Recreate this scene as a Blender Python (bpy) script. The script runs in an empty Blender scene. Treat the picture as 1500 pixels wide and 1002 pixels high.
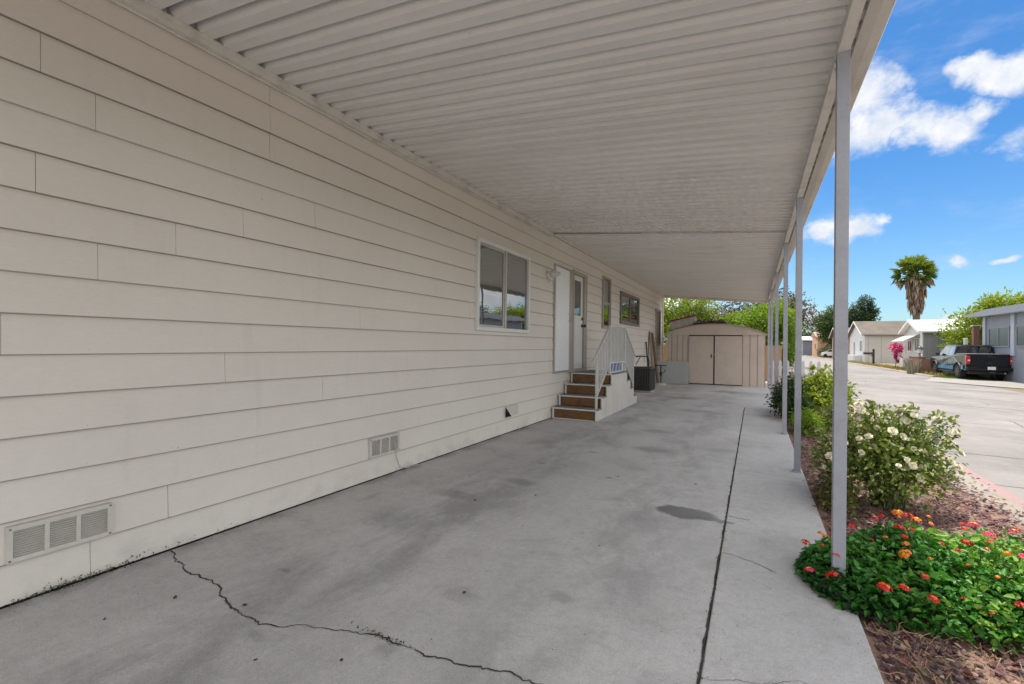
import bpy, math, random
import numpy as np
from mathutils import Vector, Matrix
R = random.Random(7); NR = np.random.default_rng(7)
C = bpy.context.scene.collection
rad = math.radians
PI = math.pi
# ------------------------------------------------------------------ object helpers
WM = {}
def tag(o, label=None, cat=None, group=None, kind=None):
    if label: o['label'] = label
    if cat: o['category'] = cat
    if group: o['group'] = group
    if kind: o['kind'] = kind
    return o
def thing(name, label, cat, loc=(0, 0, 0), rz=0.0, group=None):
    o = bpy.data.objects.new(name, None); C.objects.link(o)
    o.empty_display_size = 0.2
    o.location = loc; o.rotation_euler = (0, 0, rz)
    WM[o.name] = Matrix.Translation(loc) @ Matrix.Rotation(rz, 4, 'Z')
    return tag(o, label, cat, group)
class MB:
    def __init__(s): s.v = []; s.f = []; s.m = []; s.mi = 0
    def face(s, pts, mi=None):
        n = len(s.v); s.v += [tuple(p) for p in pts]; s.f.append(tuple(range(n, n + len(pts)))); s.m.append(s.mi if mi is None else mi)
    def box(s, x0, y0, z0, x1, y1, z1, mi=None):
        n = len(s.v)
        s.v += [(x0,y0,z0),(x1,y0,z0),(x1,y1,z0),(x0,y1,z0),(x0,y0,z1),(x1,y0,z1),(x1,y1,z1),(x0,y1,z1)]
        s.f += [tuple(n+i for i in q) for q in ((0,3,2,1),(4,5,6,7),(0,1,5,4),(1,2,6,5),(2,3,7,6),(3,0,4,7))]
        s.m += [s.mi if mi is None else mi]*6
        return s
    def prism(s, pts, d, mi=None):
        """pts planar polygon (3d), extruded by vector d, caps included"""
        n = len(s.v); k = len(pts); d = Vector(d)
        s.v += [tuple(p) for p in pts] + [tuple(Vector(p)+d) for p in pts]
        s.f.append(tuple(range(n+k-1, n-1, -1))); s.f.append(tuple(range(n+k, n+2*k)))
        for i in range(k):
            j = (i+1) % k; s.f.append((n+i, n+j, n+k+j, n+k+i))
        s.m += [s.mi if mi is None else mi]*(k+2)
        return s
    def tube(s, pts, r, n=8, cap=True, mi=None):
        pts = [Vector(p) for p in pts]; rs = r if isinstance(r, (list, tuple)) else [r]*len(pts)
        base = len(s.v); ref = Vector((0.13, 0.21, 1)).normalized()
        for i, p in enumerate(pts):
            t = (pts[min(i+1, len(pts)-1)] - pts[max(i-1, 0)]).normalized()
            a = t.cross(ref)
            if a.length < 0.15: a = t.cross(Vector((1, 0, 0)))
            a.normalize(); b = t.cross(a)
            for k in range(n):
                an = 2*PI*(k+.5)/n; s.v.append(tuple(p + (a*math.cos(an)+b*math.sin(an))*rs[i]))
        for i in range(len(pts)-1):
            for k in range(n):
                q = base+i*n; s.f.append((q+k, q+(k+1)%n, q+n+(k+1)%n, q+n+k)); s.m.append(s.mi if mi is None else mi)
        if cap:
            s.f.append(tuple(range(base+n-1, base-1, -1))); e = base+(len(pts)-1)*n; s.f.append(tuple(range(e, e+n))); s.m += [s.mi if mi is None else mi]*2
        return s
    def lathe(s, prof, c=(0,0,0), n=24, axis='z', mi=None):
        base = len(s.v); c = Vector(c)
        for r, z in prof:
            for k in range(n):
                a = 2*PI*k/n; x, y = r*math.cos(a), r*math.sin(a)
                p = (x, y, z) if axis == 'z' else ((z, x, y) if axis == 'x' else (x, z, y))
                s.v.append(tuple(c+Vector(p)))
        for i in range(len(prof)-1):
            for k in range(n):
                q = base+i*n; s.f.append((q+k, q+(k+1)%n, q+n+(k+1)%n, q+n+k)); s.m.append(s.mi if mi is None else mi)
        s.f.append(tuple(range(base+n-1, base-1, -1))); e = base+(len(prof)-1)*n; s.f.append(tuple(range(e, e+n))); s.m += [s.mi if mi is None else mi]*2
        return s
    def build(s, name, mat, parent=None, smooth=False, bevel=0, local=False, fixn=True):
        me = bpy.data.meshes.new(name)
        vs = s.v
        if parent is not None and not local:
            root = parent
            while root.parent: root = root.parent
            inv = WM[root.name].inverted()
            vs = [tuple(inv @ Vector(v)) for v in vs]
        me.from_pydata(vs, [], s.f)
        for m in (mat if isinstance(mat, (list, tuple)) else [mat]): me.materials.append(m)
        if any(s.m): me.polygons.foreach_set('material_index', s.m)
        if fixn:
            import bmesh
            b = bmesh.new(); b.from_mesh(me); bmesh.ops.recalc_face_normals(b, faces=b.faces); b.to_mesh(me); b.free()
        me.update()
        o = bpy.data.objects.new(name, me); C.objects.link(o); o.parent = parent
        if smooth:
            me.shade_smooth()
            try: me.set_sharp_from_angle(angle=rad(40))
            except Exception: pass
        if bevel:
            md = o.modifiers.new('Bevel', 'BEVEL'); md.width = bevel; md.segments = 2; md.limit_method = 'ANGLE'; md.angle_limit = rad(40)
        return o
def cp(o, parent=None, loc=None):
    c = o.copy(); C.objects.link(c); c.parent = parent if parent is not None else o.parent
    if loc is not None: c.location = loc
    for ch in [x for x in bpy.data.objects if x.parent == o]: cp(ch, c)
    return c
# ------------------------------------------------------------------ materials
def newmat(name):
    m = bpy.data.materials.new(name); m.use_nodes = True
    nt = m.node_tree; nt.nodes.clear()
    out = nt.nodes.new('ShaderNodeOutputMaterial')
    b = nt.nodes.new('ShaderNodeBsdfPrincipled'); nt.links.new(b.outputs[0], out.inputs[0])
    return m, nt, b
class N:
    """small node-graph helper"""
    def __init__(s, nt): s.nt = nt
    def sock(s, i, v):
        if hasattr(v, 'node'): s.nt.links.new(v, i)
        elif v is not None:
            if i.type == 'RGBA' and len(v) == 3: v = (*v, 1)
            i.default_value = v
    def math(s, op, a, b=None, c=None, clamp=False):
        n = s.nt.nodes.new('ShaderNodeMath'); n.operation = op; n.use_clamp = clamp
        s.sock(n.inputs[0], a)
        if b is not None: s.sock(n.inputs[1], b)
        if c is not None: s.sock(n.inputs[2], c)
        return n.outputs[0]
    def vmath(s, op, a, b=None):
        n = s.nt.nodes.new('ShaderNodeVectorMath'); n.operation = op
        s.sock(n.inputs[0], a)
        if b is not None: s.sock(n.inputs[1], b)
        return n.outputs['Value'] if op in ('LENGTH', 'DOT_PRODUCT', 'DISTANCE') else n.outputs[0]
    def mix(s, f, a, b, mode='MIX'):
        n = s.nt.nodes.new('ShaderNodeMix'); n.data_type = 'RGBA'; n.blend_type = mode
        s.sock(n.inputs[0], f); s.sock(n.inputs[6], a); s.sock(n.inputs[7], b); return n.outputs[2]
    def noise(s, vec, scale, detail=4, rough=.55, dist=0, out=0):
        n = s.nt.nodes.new('ShaderNodeTexNoise'); s.sock(n.inputs['Vector'], vec)
        n.inputs['Scale'].default_value = scale; n.inputs['Detail'].default_value = detail
        n.inputs['Roughness'].default_value = rough; n.inputs['Distortion'].default_value = dist
        return n.outputs[out]
    def vor(s, vec, scale, feature='F1', out='Distance'):
        n = s.nt.nodes.new('ShaderNodeTexVoronoi'); n.feature = feature; s.sock(n.inputs['Vector'], vec); n.inputs['Scale'].default_value = scale; return n.outputs[out]
    def ramp(s, f, stops):
        n = s.nt.nodes.new('ShaderNodeValToRGB'); s.sock(n.inputs[0], f); cr = n.color_ramp
        while len(cr.elements) < len(stops): cr.elements.new(.5)
        for e, (p, c) in zip(cr.elements, stops):
            e.position = p; e.color = (c, c, c, 1) if isinstance(c, (int, float)) else (*c, 1)
        return n.outputs[0]
    def step(s, v, a, b):
        n = s.nt.nodes.new('ShaderNodeMapRange'); n.interpolation_type = 'SMOOTHSTEP'; s.sock(n.inputs[0], v)
        n.inputs[1].default_value = a; n.inputs[2].default_value = b; return n.outputs[0]
    def coord(s, which='Object', scale=None):
        t = s.nt.nodes.new('ShaderNodeTexCoord').outputs[which]
        return s.vmath('MULTIPLY', t, scale) if scale else t
    def sep(s, v):
        n = s.nt.nodes.new('ShaderNodeSeparateXYZ'); s.sock(n.inputs[0], v); return n.outputs
    def bump(s, h, strength, dist=0.01):
        n = s.nt.nodes.new('ShaderNodeBump'); n.inputs['Strength'].default_value = strength; n.inputs['Distance'].default_value = dist; s.sock(n.inputs['Height'], h); return n.outputs[0]
    def attr(s, name):
        n = s.nt.nodes.new('ShaderNodeAttribute'); n.attribute_name = name; return n.outputs['Fac']
def mat(name, col, rough=.6, dirt=.25, dscale=3, fine=.12, fscale=60, bump=.0, bdist=.004, metal=0, spec=.5, stretch=(1,1,1), dark=None, coat=0):
    m, nt, b = newmat(name); g = N(nt); co = g.coord('Object', stretch)
    n1 = g.noise(co, dscale, 6, .6); n2 = g.noise(co, fscale, 3)
    dk = dark or tuple(c*.55 for c in col)
    f = g.math('MULTIPLY', g.step(n1, .42, .75), dirt)
    c = g.mix(f, col, dk)
    f2 = g.math('MULTIPLY', g.math('SUBTRACT', n2, .5), fine*2)
    c = g.mix(1, c, g.mix(1, (1,1,1), g.nt.nodes.new('ShaderNodeCombineColor').outputs[0]) if False else c, 'MIX')
    mul = g.math('ADD', 1.0, f2)
    c = g.vmath('MULTIPLY', c, None) if False else c
    vm = nt.nodes.new('ShaderNodeVectorMath'); vm.operation = 'SCALE'; nt.links.new(c, vm.inputs[0]); nt.links.new(mul, vm.inputs['Scale'])
    nt.links.new(vm.outputs[0], b.inputs['Base Color'])
    b.inputs['Roughness'].default_value = rough; b.inputs['Metallic'].default_value = metal
    b.inputs['Specular IOR Level'].default_value = spec
    if coat: b.inputs['Coat Weight'].default_value = coat; b.inputs['Coat Roughness'].default_value = .03
    if bump: nt.links.new(g.bump(n2, bump, bdist), b.inputs['Normal'])
    return m
def leafmat(name, stops, rough=.45, trans=.35):
    m = bpy.data.materials.new(name); m.use_nodes = True; nt = m.node_tree; nt.nodes.clear(); g = N(nt)
    out = nt.nodes.new('ShaderNodeOutputMaterial')
    c = g.ramp(g.attr('var'), stops)
    b = nt.nodes.new('ShaderNodeBsdfPrincipled'); nt.links.new(c, b.inputs['Base Color']); b.inputs['Roughness'].default_value = rough; b.inputs['Specular IOR Level'].default_value = .35
    t = nt.nodes.new('ShaderNodeBsdfTranslucent'); nt.links.new(g.mix(1, c, (1.0, 1.0, .45), 'MULTIPLY'), t.inputs[0])
    mx = nt.nodes.new('ShaderNodeMixShader'); mx.inputs[0].default_value = trans
    nt.links.new(b.outputs[0], mx.inputs[1]); nt.links.new(t.outputs[0], mx.inputs[2]); nt.links.new(mx.outputs[0], out.inputs[0])
    return m
def glassmat(name, tint=(.02,.025,.03), refl=.25, alpha=.5):
    """pane: fresnel mirror over a partly see-through dark pane"""
    m = bpy.data.materials.new(name); m.use_nodes = True; nt = m.node_tree; nt.nodes.clear(); g = N(nt)
    out = nt.nodes.new('ShaderNodeOutputMaterial')
    gl = nt.nodes.new('ShaderNodeBsdfGlossy'); gl.inputs['Roughness'].default_value = .012; gl.inputs[0].default_value = (.92,.92,.90,1)
    co = g.coord('Object'); nt.links.new(g.bump(g.noise(co, 1.6, 2), .12, .02), gl.inputs['Normal'])
    tr = nt.nodes.new('ShaderNodeBsdfTransparent'); tr.inputs[0].default_value = (.75,.8,.8,1)
    df = nt.nodes.new('ShaderNodeBsdfDiffuse'); df.inputs[0].default_value = (*tint, 1)
    m1 = nt.nodes.new('ShaderNodeMixShader'); m1.inputs[0].default_value = alpha; nt.links.new(df.outputs[0], m1.inputs[1]); nt.links.new(tr.outputs[0], m1.inputs[2])
    fr = nt.nodes.new('ShaderNodeFresnel'); fr.inputs[0].default_value = 1.6
    f = g.math('ADD', fr.outputs[0], refl, clamp=True)
    m2 = nt.nodes.new('ShaderNodeMixShader'); nt.links.new(f, m2.inputs[0]); nt.links.new(m1.outputs[0], m2.inputs[1]); nt.links.new(gl.outputs[0], m2.inputs[2])
    nt.links.new(m2.outputs[0], out.inputs[0]); return m
WHITE = mat('white_paint', (.74,.74,.72), .45, .15, 2)
WHITE2 = mat('weathered_white_trim', (.66,.64,.60), .5, .45, 6, dark=(.30,.27,.23))
POSTM = mat('post_paint', (.36,.375,.43), .4, .35, 6, dark=(.22,.21,.21))
RAILM = mat('rail_paint', (.62,.62,.60), .4, .3, 6)
BLACK = mat('black_plastic', (.02,.02,.022), .45, .2, 5)
DARK = mat('dark_interior', (.012,.012,.012), .9)
STEEL = mat('galvanised_steel', (.45,.46,.47), .35, .3, 6, metal=.8)
ALU = mat('window_aluminium', (.50,.49,.46), .4, .25, 5, metal=.3)
BROWNF = mat('bronze_frame', (.20,.18,.16), .45, .3, 5)
TANF = mat('tan_door_casing', (.42,.38,.33), .6, .3, 5)
GLASS = glassmat('window_glass', refl=.30, alpha=.62)
GLASSD = glassmat('dark_glass', refl=.10, alpha=.25)
TRUNK = mat('bark', (.16,.11,.075), .9, .5, 8, .3, 50, bump=.6, bdist=.02, stretch=(1,1,.3))
# siding
def siding_mat():
    m, nt, b = newmat('siding_paint'); g = N(nt); co = g.coord('Object')
    big = g.noise(co, .55, 5, .6); st = g.noise(g.coord('Object', (1,1,.15)), 9, 4); fine = g.noise(g.coord('Object', (1,.25,1)), 90, 4, .7)
    z = g.sep(co)[2]
    c = g.mix(g.step(big, .35, .7), (.735,.69,.63), (.69,.645,.585))
    c = g.mix(g.math('MULTIPLY', g.step(st, .55, .8), .09), c, (.36,.32,.27))
    low = g.math('SUBTRACT', 1.0, g.step(z, .0, .22)); 
    c = g.mix(g.math('MULTIPLY', low, g.math('MULTIPLY', g.step(g.noise(co, 7, 5), .4, .7), .35)), c, (.38,.36,.33))
    vm = nt.nodes.new('ShaderNodeVectorMath'); vm.operation = 'SCALE'; nt.links.new(c, vm.inputs[0]); nt.links.new(g.math('ADD', .93, g.math('MULTIPLY', fine, .14)), vm.inputs['Scale'])
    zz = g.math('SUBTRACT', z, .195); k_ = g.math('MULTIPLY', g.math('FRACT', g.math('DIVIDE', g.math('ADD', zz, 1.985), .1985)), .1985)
    lap = g.math('SUBTRACT', 1.0, g.step(k_, .0015, .007)); lap_shade = g.math('MULTIPLY', g.step(k_, .175, .1985), .14)  # shadow under each lap, painted as a dark line and a soft band
    spots = g.vor(co, 3.1); 
    c2 = g.mix(g.math('MULTIPLY', g.math('LESS_THAN', spots, .016), .5), vm.outputs[0], (.25,.2,.15))
    ny = g.math('ABSOLUTE', g.math('SUBTRACT', g.math('FRACT', g.math('DIVIDE', g.math('ADD', g.sep(co)[1], 100.0), .406)), .5)); nzz = g.math('ABSOLUTE', g.math('SUBTRACT', k_, .022))
    nail = g.math('MULTIPLY', g.math('LESS_THAN', ny, .0075), g.math('LESS_THAN', nzz, .003)); c2 = g.mix(g.math('MULTIPLY', nail, .28), c2, (.30,.26,.21))
    c2 = g.mix(lap_shade, c2, (.2,.16,.12)); c2 = g.mix(g.math('MULTIPLY', lap, .80), c2, (.17,.135,.10))
    nt.links.new(c2, b.inputs['Base Color']); b.inputs['Roughness'].default_value = .62; b.inputs['Specular IOR Level'].default_value = .3
    h = g.math('ADD', g.math('MULTIPLY', fine, .4), g.math('MULTIPLY', g.noise(co, 2.2, 2), 2.5))
    nt.links.new(g.bump(h, .38, .007), b.inputs['Normal']); return m
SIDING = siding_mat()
def slab_mat():
    m, nt, b = newmat('driveway_concrete'); g = N(nt); co = g.coord('Object'); s = g.sep(co)
    big = g.noise(co, .55, 6, .62); mid = g.noise(co, 2.3, 8, .68, .6); fine = g.noise(co, 120, 4, .8); f2 = g.noise(co, 30, 5, .75)
    streak = g.noise(g.coord('Object', (1.2,.55,1)), 1.9, 8, .7, .3)
    c = g.mix(g.step(big, .3, .72), (.56,.55,.545), (.42,.412,.41))
    def lane(x0, w):
        d = g.math('ABSOLUTE', g.math('SUBTRACT', s[0], x0)); return g.math('SUBTRACT', 1.0, g.step(d, w*.2, w))
    ln = g.math('MAXIMUM', lane(-2.05, .75), g.math('MULTIPLY', lane(-.75, .6), .8))
    dk = g.math('MULTIPLY', ln, g.step(streak, .40, .64))
    c = g.mix(g.math('MULTIPLY', dk, .66), c, (.19,.185,.185))
    c = g.mix(g.math('MULTIPLY', g.step(mid, .50, .72), .50), c, (.24,.235,.235))
    c = g.mix(g.math('MULTIPLY', g.step(g.noise(co, 5.5, 6, .7), .60, .74), .5), c, (.20,.195,.195))
    c = g.mix(g.math('MULTIPLY', g.step(g.noise(co, 13, 9, .8, .4), .47, .62), .26), c, (.27,.265,.26))
    c = g.mix(g.math('MULTIPLY', g.step(g.noise(co, 9, 9, .8), .55, .68), .20), c, (.62,.61,.60))
    # oil stain and lesser drips (real marks on the slab)
    dist = g.noise(co, 7, 4, .6, 0, 1); wob = g.vmath('MULTIPLY', g.vmath('SUBTRACT', dist, (.5,.5,.5)), (.16,.16,0))
    for (x, y, rx, ry, a) in ((-.45,3.80,.235,.13,.92), (-.28,3.74,.17,.045,.75), (-1.12,5.9,.30,.20,.45), (-1.28,7.2,.30,.16,.38), (-.86,2.22,.09,.06,.4), (-1.3,2.0,.12,.09,.3), (-1.25,4.45,.05,.03,.6), (-2.25,2.6,.35,.2,.3),(-.35,6.3,.3,.2,.3),(-2.3,1.75,.05,.03,.55),(-1.9,1.30,.07,.04,.4),(-1.35,1.5,.08,.06,.4),(-2.0,4.6,.06,.04,.6),(-1.7,5.4,.08,.05,.5),(-1.9,3.9,.22,.12,.55),(-2.2,3.3,.3,.12,.45),(-1.0,9.9,.5,.3,.4),(-1.6,12.2,.6,.4,.5),(-.5,14.5,.8,.5,.45)):
        d = g.vmath('LENGTH', g.vmath('MULTIPLY', g.vmath('ADD', g.vmath('SUBTRACT', co, (x,y,0)), wob), (1/rx, 1/ry, 0)))
        k = g.math('SUBTRACT', 1.0, g.step(d, .80 if a > .7 else .3, 1.12))
        c = g.mix(g.math('MULTIPLY', k, a), c, (.11,.11,.112))
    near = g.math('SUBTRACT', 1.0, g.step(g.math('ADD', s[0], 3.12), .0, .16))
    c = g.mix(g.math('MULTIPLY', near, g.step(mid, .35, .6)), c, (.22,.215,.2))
    c = g.mix(g.math('MULTIPLY', g.step(g.noise(co, 1.2, 3), .2, .6), .25), c, (.50,.495,.49))
    vm = nt.nodes.new('ShaderNodeVectorMath'); vm.operation = 'SCALE'; nt.links.new(c, vm.inputs[0])
    nt.links.new(g.math('ADD', .36, g.math('ADD', g.math('MULTIPLY', fine, .85), g.math('MULTIPLY', f2, .42))), vm.inputs['Scale'])
    pit = g.math('LESS_THAN', g.vor(co, 26), .045)
    c3 = g.mix(g.math('MULTIPLY', pit, .5), vm.outputs[0], (.12,.12,.12))
    nt.links.new(c3, b.inputs['Base Color']); b.inputs['Roughness'].default_value = .82; b.inputs['Specular IOR Level'].default_value = .3
    nt.links.new(g.bump(g.math('ADD', fine, g.math('MULTIPLY', f2, 1.2)), .35, .003), b.inputs['Normal']); return m
SLAB = slab_mat()
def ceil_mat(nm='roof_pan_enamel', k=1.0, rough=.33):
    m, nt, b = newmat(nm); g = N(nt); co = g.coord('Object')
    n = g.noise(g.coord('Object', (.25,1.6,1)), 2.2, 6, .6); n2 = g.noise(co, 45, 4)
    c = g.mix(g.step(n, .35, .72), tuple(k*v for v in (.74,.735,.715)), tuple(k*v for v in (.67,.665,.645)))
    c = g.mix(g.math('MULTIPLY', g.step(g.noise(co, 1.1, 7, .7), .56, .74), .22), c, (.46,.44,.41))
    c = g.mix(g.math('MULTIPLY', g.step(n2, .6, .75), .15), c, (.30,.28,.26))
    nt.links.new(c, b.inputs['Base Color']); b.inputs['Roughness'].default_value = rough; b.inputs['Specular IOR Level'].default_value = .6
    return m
CEIL = [ceil_mat(), ceil_mat('roof_rib_cavity_shaded', .30, .6), ceil_mat('roof_rib_flank_lit', 1.25, .22)]  # dark rib cavities and bright flanks: shade and highlight painted in
CEIL2 = [ceil_mat('roof_pan_far_lit', 1.2), ceil_mat('roof_rib_cavity_far_shaded', .45, .6), ceil_mat('roof_rib_flank_far_lit', 1.25, .25)]  # paler copies for the far roof: light from that end put in the colour
def ground_mat(name, c1, c2, c3, s1=.4, s2=6, rough=.95):
    m, nt, b = newmat(name); g = N(nt); co = g.coord('Object')
    c = g.mix(g.step(g.noise(co, s1, 7, .65), .35, .68), c1, c2)
    c = g.mix(g.math('MULTIPLY', g.step(g.noise(co, s2, 6, .7), .5, .7), .6), c, c3)
    fine = g.noise(co, 70, 3, .7)
    vm = nt.nodes.new('ShaderNodeVectorMath'); vm.operation = 'SCALE'; nt.links.new(c, vm.inputs[0]); nt.links.new(g.math('ADD', .7, g.math('MULTIPLY', fine, .6)), vm.inputs['Scale'])
    nt.links.new(vm.outputs[0], b.inputs['Base Color']); b.inputs['Roughness'].default_value = rough; b.inputs['Specular IOR Level'].default_value = .2
    nt.links.new(g.bump(fine, .5, .01), b.inputs['Normal']); return m
DIRT = ground_mat('dirt', (.20,.155,.115), (.14,.105,.08), (.27,.21,.15))
DRYG = ground_mat('dry_ground', (.26,.21,.14), (.19,.155,.10), (.12,.12,.06), .15, 2)
SOIL = ground_mat('bed_soil', (.22,.14,.11), (.28,.18,.14), (.34,.26,.20), 1.5, 9)
SAND = ground_mat('sandy_concrete', (.36,.32,.28), (.28,.24,.20), (.20,.13,.10), .8, 7)
ROAD = ground_mat('worn_asphalt', (.285,.262,.248), (.20,.188,.18), (.34,.315,.297), .38, 2.2)
APRON = ground_mat('apron_concrete', (.36,.34,.31), (.30,.28,.26), (.25,.23,.21), .3, 3)
PINK = ground_mat('faded_red_kerb_paint', (.36,.235,.225), (.32,.23,.22), (.34,.30,.29), 1.2, 14)
LAWN = ground_mat('lawn_soil', (.06,.11,.025), (.09,.13,.03), (.15,.14,.06), .8, 5)
CRACK = mat('crack_black', (.018,.016,.014), .95, .3, 20)
CRACKS = mat('seam_tar', (.05,.045,.045), .9, .3, 10)
# ------------------------------------------------------------------ leaves
def leaf_mesh(name, P, D, L, W, m, parent=None, fold=.35, local=False, shape='ovate', var=None, curl=.0):
    """P positions, D unit growth directions, L lengths, W widths (numpy) -> one mesh"""
    n = len(P); P = np.asarray(P, float); D = np.asarray(D, float)
    D /= np.linalg.norm(D, axis=1)[:, None] + 1e-9
    rnd = NR.normal(size=(n, 3)) + np.array([0, 0, 1.6])
    S = np.cross(D, rnd); S /= np.linalg.norm(S, axis=1)[:, None] + 1e-9
    U = np.cross(S, D)
    L = np.broadcast_to(L, (n,))[:, None]; W = np.broadcast_to(W, (n,))[:, None]
    if shape == 'ovate':
        cols = [P, P+D*L*.32+S*W*.5+U*W*fold*.5, P+D*L*.72+S*W*.36+U*(W*fold*.4-curl*L*.3), P+D*L-U*curl*L*.6,
                P+D*L*.72-S*W*.36+U*(W*fold*.4-curl*L*.3), P+D*L*.32-S*W*.5+U*W*fold*.5]
        k = 6; V = np.stack(cols, 1).reshape(-1, 3)
        idx = np.arange(n)[:, None]*k
        F = np.concatenate([idx+np.array([[0,1,2,3]]), idx+np.array([[0,3,4,5]])], 1).reshape(-1, 4); per = 2
    else:
        cols = [P-S*W*.5, P+D*L*.6-S*W*.32, P+D*L-U*curl*L*.5, P+D*L*.6+S*W*.32, P+S*W*.5]
        cols = [P-S*W*.35, P+D*L-U*curl*L*.5, P+S*W*.35, P+D*L*.5+U*W*fold]
        k = 4; V = np.stack(cols, 1).reshape(-1, 3); idx = np.arange(n)[:, None]*k
        F = np.concatenate([idx+np.array([[0,3,1]]), idx+np.array([[3,2,1]])], 1).reshape(-1, 3); per = 2
    if parent is not None and not local:
        root = parent
        while root.parent: root = root.parent
        M = np.array(WM[root.name].inverted()); V = V @ M[:3, :3].T + M[:3, 3]
    me = bpy.data.meshes.new(name); nf = len(F); fs = F.shape[1]
    me.vertices.add(len(V)); me.vertices.foreach_set('co', V.ravel())
    me.loops.add(nf*fs); me.loops.foreach_set('vertex_index', F.ravel())
    me.polygons.add(nf); me.polygons.foreach_set('loop_start', np.arange(nf)*fs); me.polygons.foreach_set('loop_total', np.full(nf, fs))
    me.update(calc_edges=True)
    a = me.attributes.new('var', 'FLOAT', 'FACE')
    vv = NR.random(n) if var is None else np.clip(var, 0, 1)
    a.data.foreach_set('value', np.repeat(vv, per).astype(np.float32))
    me.materials.append(m)
    o = bpy.data.objects.new(name, me); C.objects.link(o); o.parent = parent
    return o
def crown_pts(blobs, n, shell=.55, clump=.16, per=14):
    """clumped points in the outer part of a union of ellipsoids; returns pos, outward dir, shade value"""
    bl = np.array([b[:6] for b in blobs], float); vol = (bl[:,3]*bl[:,4]*bl[:,5])**.67; vol /= vol.sum()
    nc = max(4, n//per); ch = NR.choice(len(bl), nc, p=vol)
    d = NR.normal(size=(nc, 3)); d /= np.linalg.norm(d, axis=1)[:, None]
    r = (shell + (1-shell)*NR.random(nc)**.7)[:, None]*(1+np.clip(NR.normal(size=(nc,1)), -1.5, 1.5)*.07)
    c = bl[ch,:3] + d*r*bl[ch,3:6]
    cid = np.repeat(np.arange(nc), per); m = len(cid)
    sc = bl[ch][cid, 3:6].mean(1)[:, None]*clump
    P = c[cid] + np.clip(NR.normal(size=(m, 3)), -1.6, 1.6)*sc
    D = d[cid] + NR.normal(size=(m, 3))*.75
    cv = NR.random(nc)[cid]
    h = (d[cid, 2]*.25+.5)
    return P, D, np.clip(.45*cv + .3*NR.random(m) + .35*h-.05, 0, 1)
def limbs(mb, base, blobs, r0, n=6, seed=1, lift=.35):
    rr = random.Random(seed); base = Vector(base)
    ctr = sum((Vector(b[:3]) for b in blobs), Vector())/len(blobs)
    fork = base.lerp(Vector((ctr.x, ctr.y, ctr.z)), lift)
    mb.tube([base, base.lerp(fork, .5)+Vector((rr.uniform(-.1,.1)*r0*3, rr.uniform(-.1,.1)*r0*3, 0)), fork], [r0*1.25, r0, r0*.85], 8)
    for i in range(n):
        b = blobs[i % len(blobs)]; e = Vector(b[:3]) + Vector((rr.uniform(-.6,.6)*b[3], rr.uniform(-.6,.6)*b[4], rr.uniform(-.1,.7)*b[5]))
        m = fork.lerp(e, .5) + Vector((rr.uniform(-.2,.2)*b[3], rr.uniform(-.2,.2)*b[4], rr.uniform(0,.2)*b[5]))
        mb.tube([fork, m, e], [r0*.6, r0*.35, r0*.08], 6)
def tree(name, label, cat, base, blobs, n, leaf, m, r0, group=None, seed=1, shape='ovate', crown='crown', stem='trunk', shell=.5, clump=.17, wr=.55, nl=7, lift=.35, per=14):
    t = thing(name, label, cat, base, group=group)
    mb = MB(); limbs(mb, base, blobs, r0, nl, seed, lift); mb.build(stem, TRUNK, t, smooth=True)
    P, D, v = crown_pts(blobs, n, shell, clump, per)
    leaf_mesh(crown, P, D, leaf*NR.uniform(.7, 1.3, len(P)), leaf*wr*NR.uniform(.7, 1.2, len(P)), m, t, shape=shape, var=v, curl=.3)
    return t
G_LIME = leafmat('lime_foliage', [(0,(.07,.13,.012)),(.5,(.16,.27,.02)),(1,(.32,.42,.04))], trans=.45)
G_LIME2 = leafmat('yellow_green_foliage', [(0,(.10,.15,.015)),(.5,(.22,.30,.03)),(1,(.42,.46,.08))], trans=.45)
G_MID = leafmat('mid_green_foliage', [(0,(.022,.048,.010)),(.5,(.05,.10,.018)),(1,(.12,.18,.03))])
G_DARK = leafmat('dark_green_foliage', [(0,(.012,.03,.010)),(.5,(.03,.065,.018)),(1,(.065,.12,.03))])
G_PURP = leafmat('purple_brown_foliage', [(0,(.06,.045,.04)),(.5,(.12,.09,.08)),(1,(.20,.16,.13))])
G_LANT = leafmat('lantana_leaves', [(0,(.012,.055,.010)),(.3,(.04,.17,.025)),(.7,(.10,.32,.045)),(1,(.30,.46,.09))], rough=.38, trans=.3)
G_ROSE = leafmat('rose_leaves', [(0,(.045,.08,.02)),(.35,(.13,.20,.045)),(.7,(.27,.33,.08)),(1,(.44,.42,.18))], rough=.4, trans=.3)
G_OLIVE = leafmat('olive_foliage', [(0,(.04,.05,.012)),(.5,(.10,.12,.02)),(1,(.20,.22,.05))])
# ------------------------------------------------------------------ ground, road, kerb
PROF = [(-400,-.06),(1.74,-.055),(1.78,-.06),(2.04,-.075),(2.10,-.17),(2.2,-.185),(9.3,-.375),(9.5,-.365),(14,-.36),(400,-.36)]
mb = MB(); ys = [-120,-20,0,20,60,150,700]
for i in range(len(PROF)-1):
    for j in range(len(ys)-1):
        (x0,z0),(x1,z1) = PROF[i], PROF[i+1]
        mb.face([(x0,ys[j],z0),(x1,ys[j],z1),(x1,ys[j+1],z1),(x0,ys[j+1],z0)])
tag(mb.build('ground', DRYG), kind='structure')
def sheet(name, poly, m, dz=0, z=None):
    mb = MB(); mb.face([(x, y, (z if z is not None else 0)) for x, y in poly]); return tag(mb.build(name, m), kind='structure')
def zprof(x):
    for (x0,z0),(x1,z1) in zip(PROF, PROF[1:]):
        if x0 <= x <= x1: return z0+(z1-z0)*(x-x0)/(x1-x0)
mb = MB()
yy = list(np.arange(-20, 40, 1.0)) + list(range(40, 420, 20))
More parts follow.
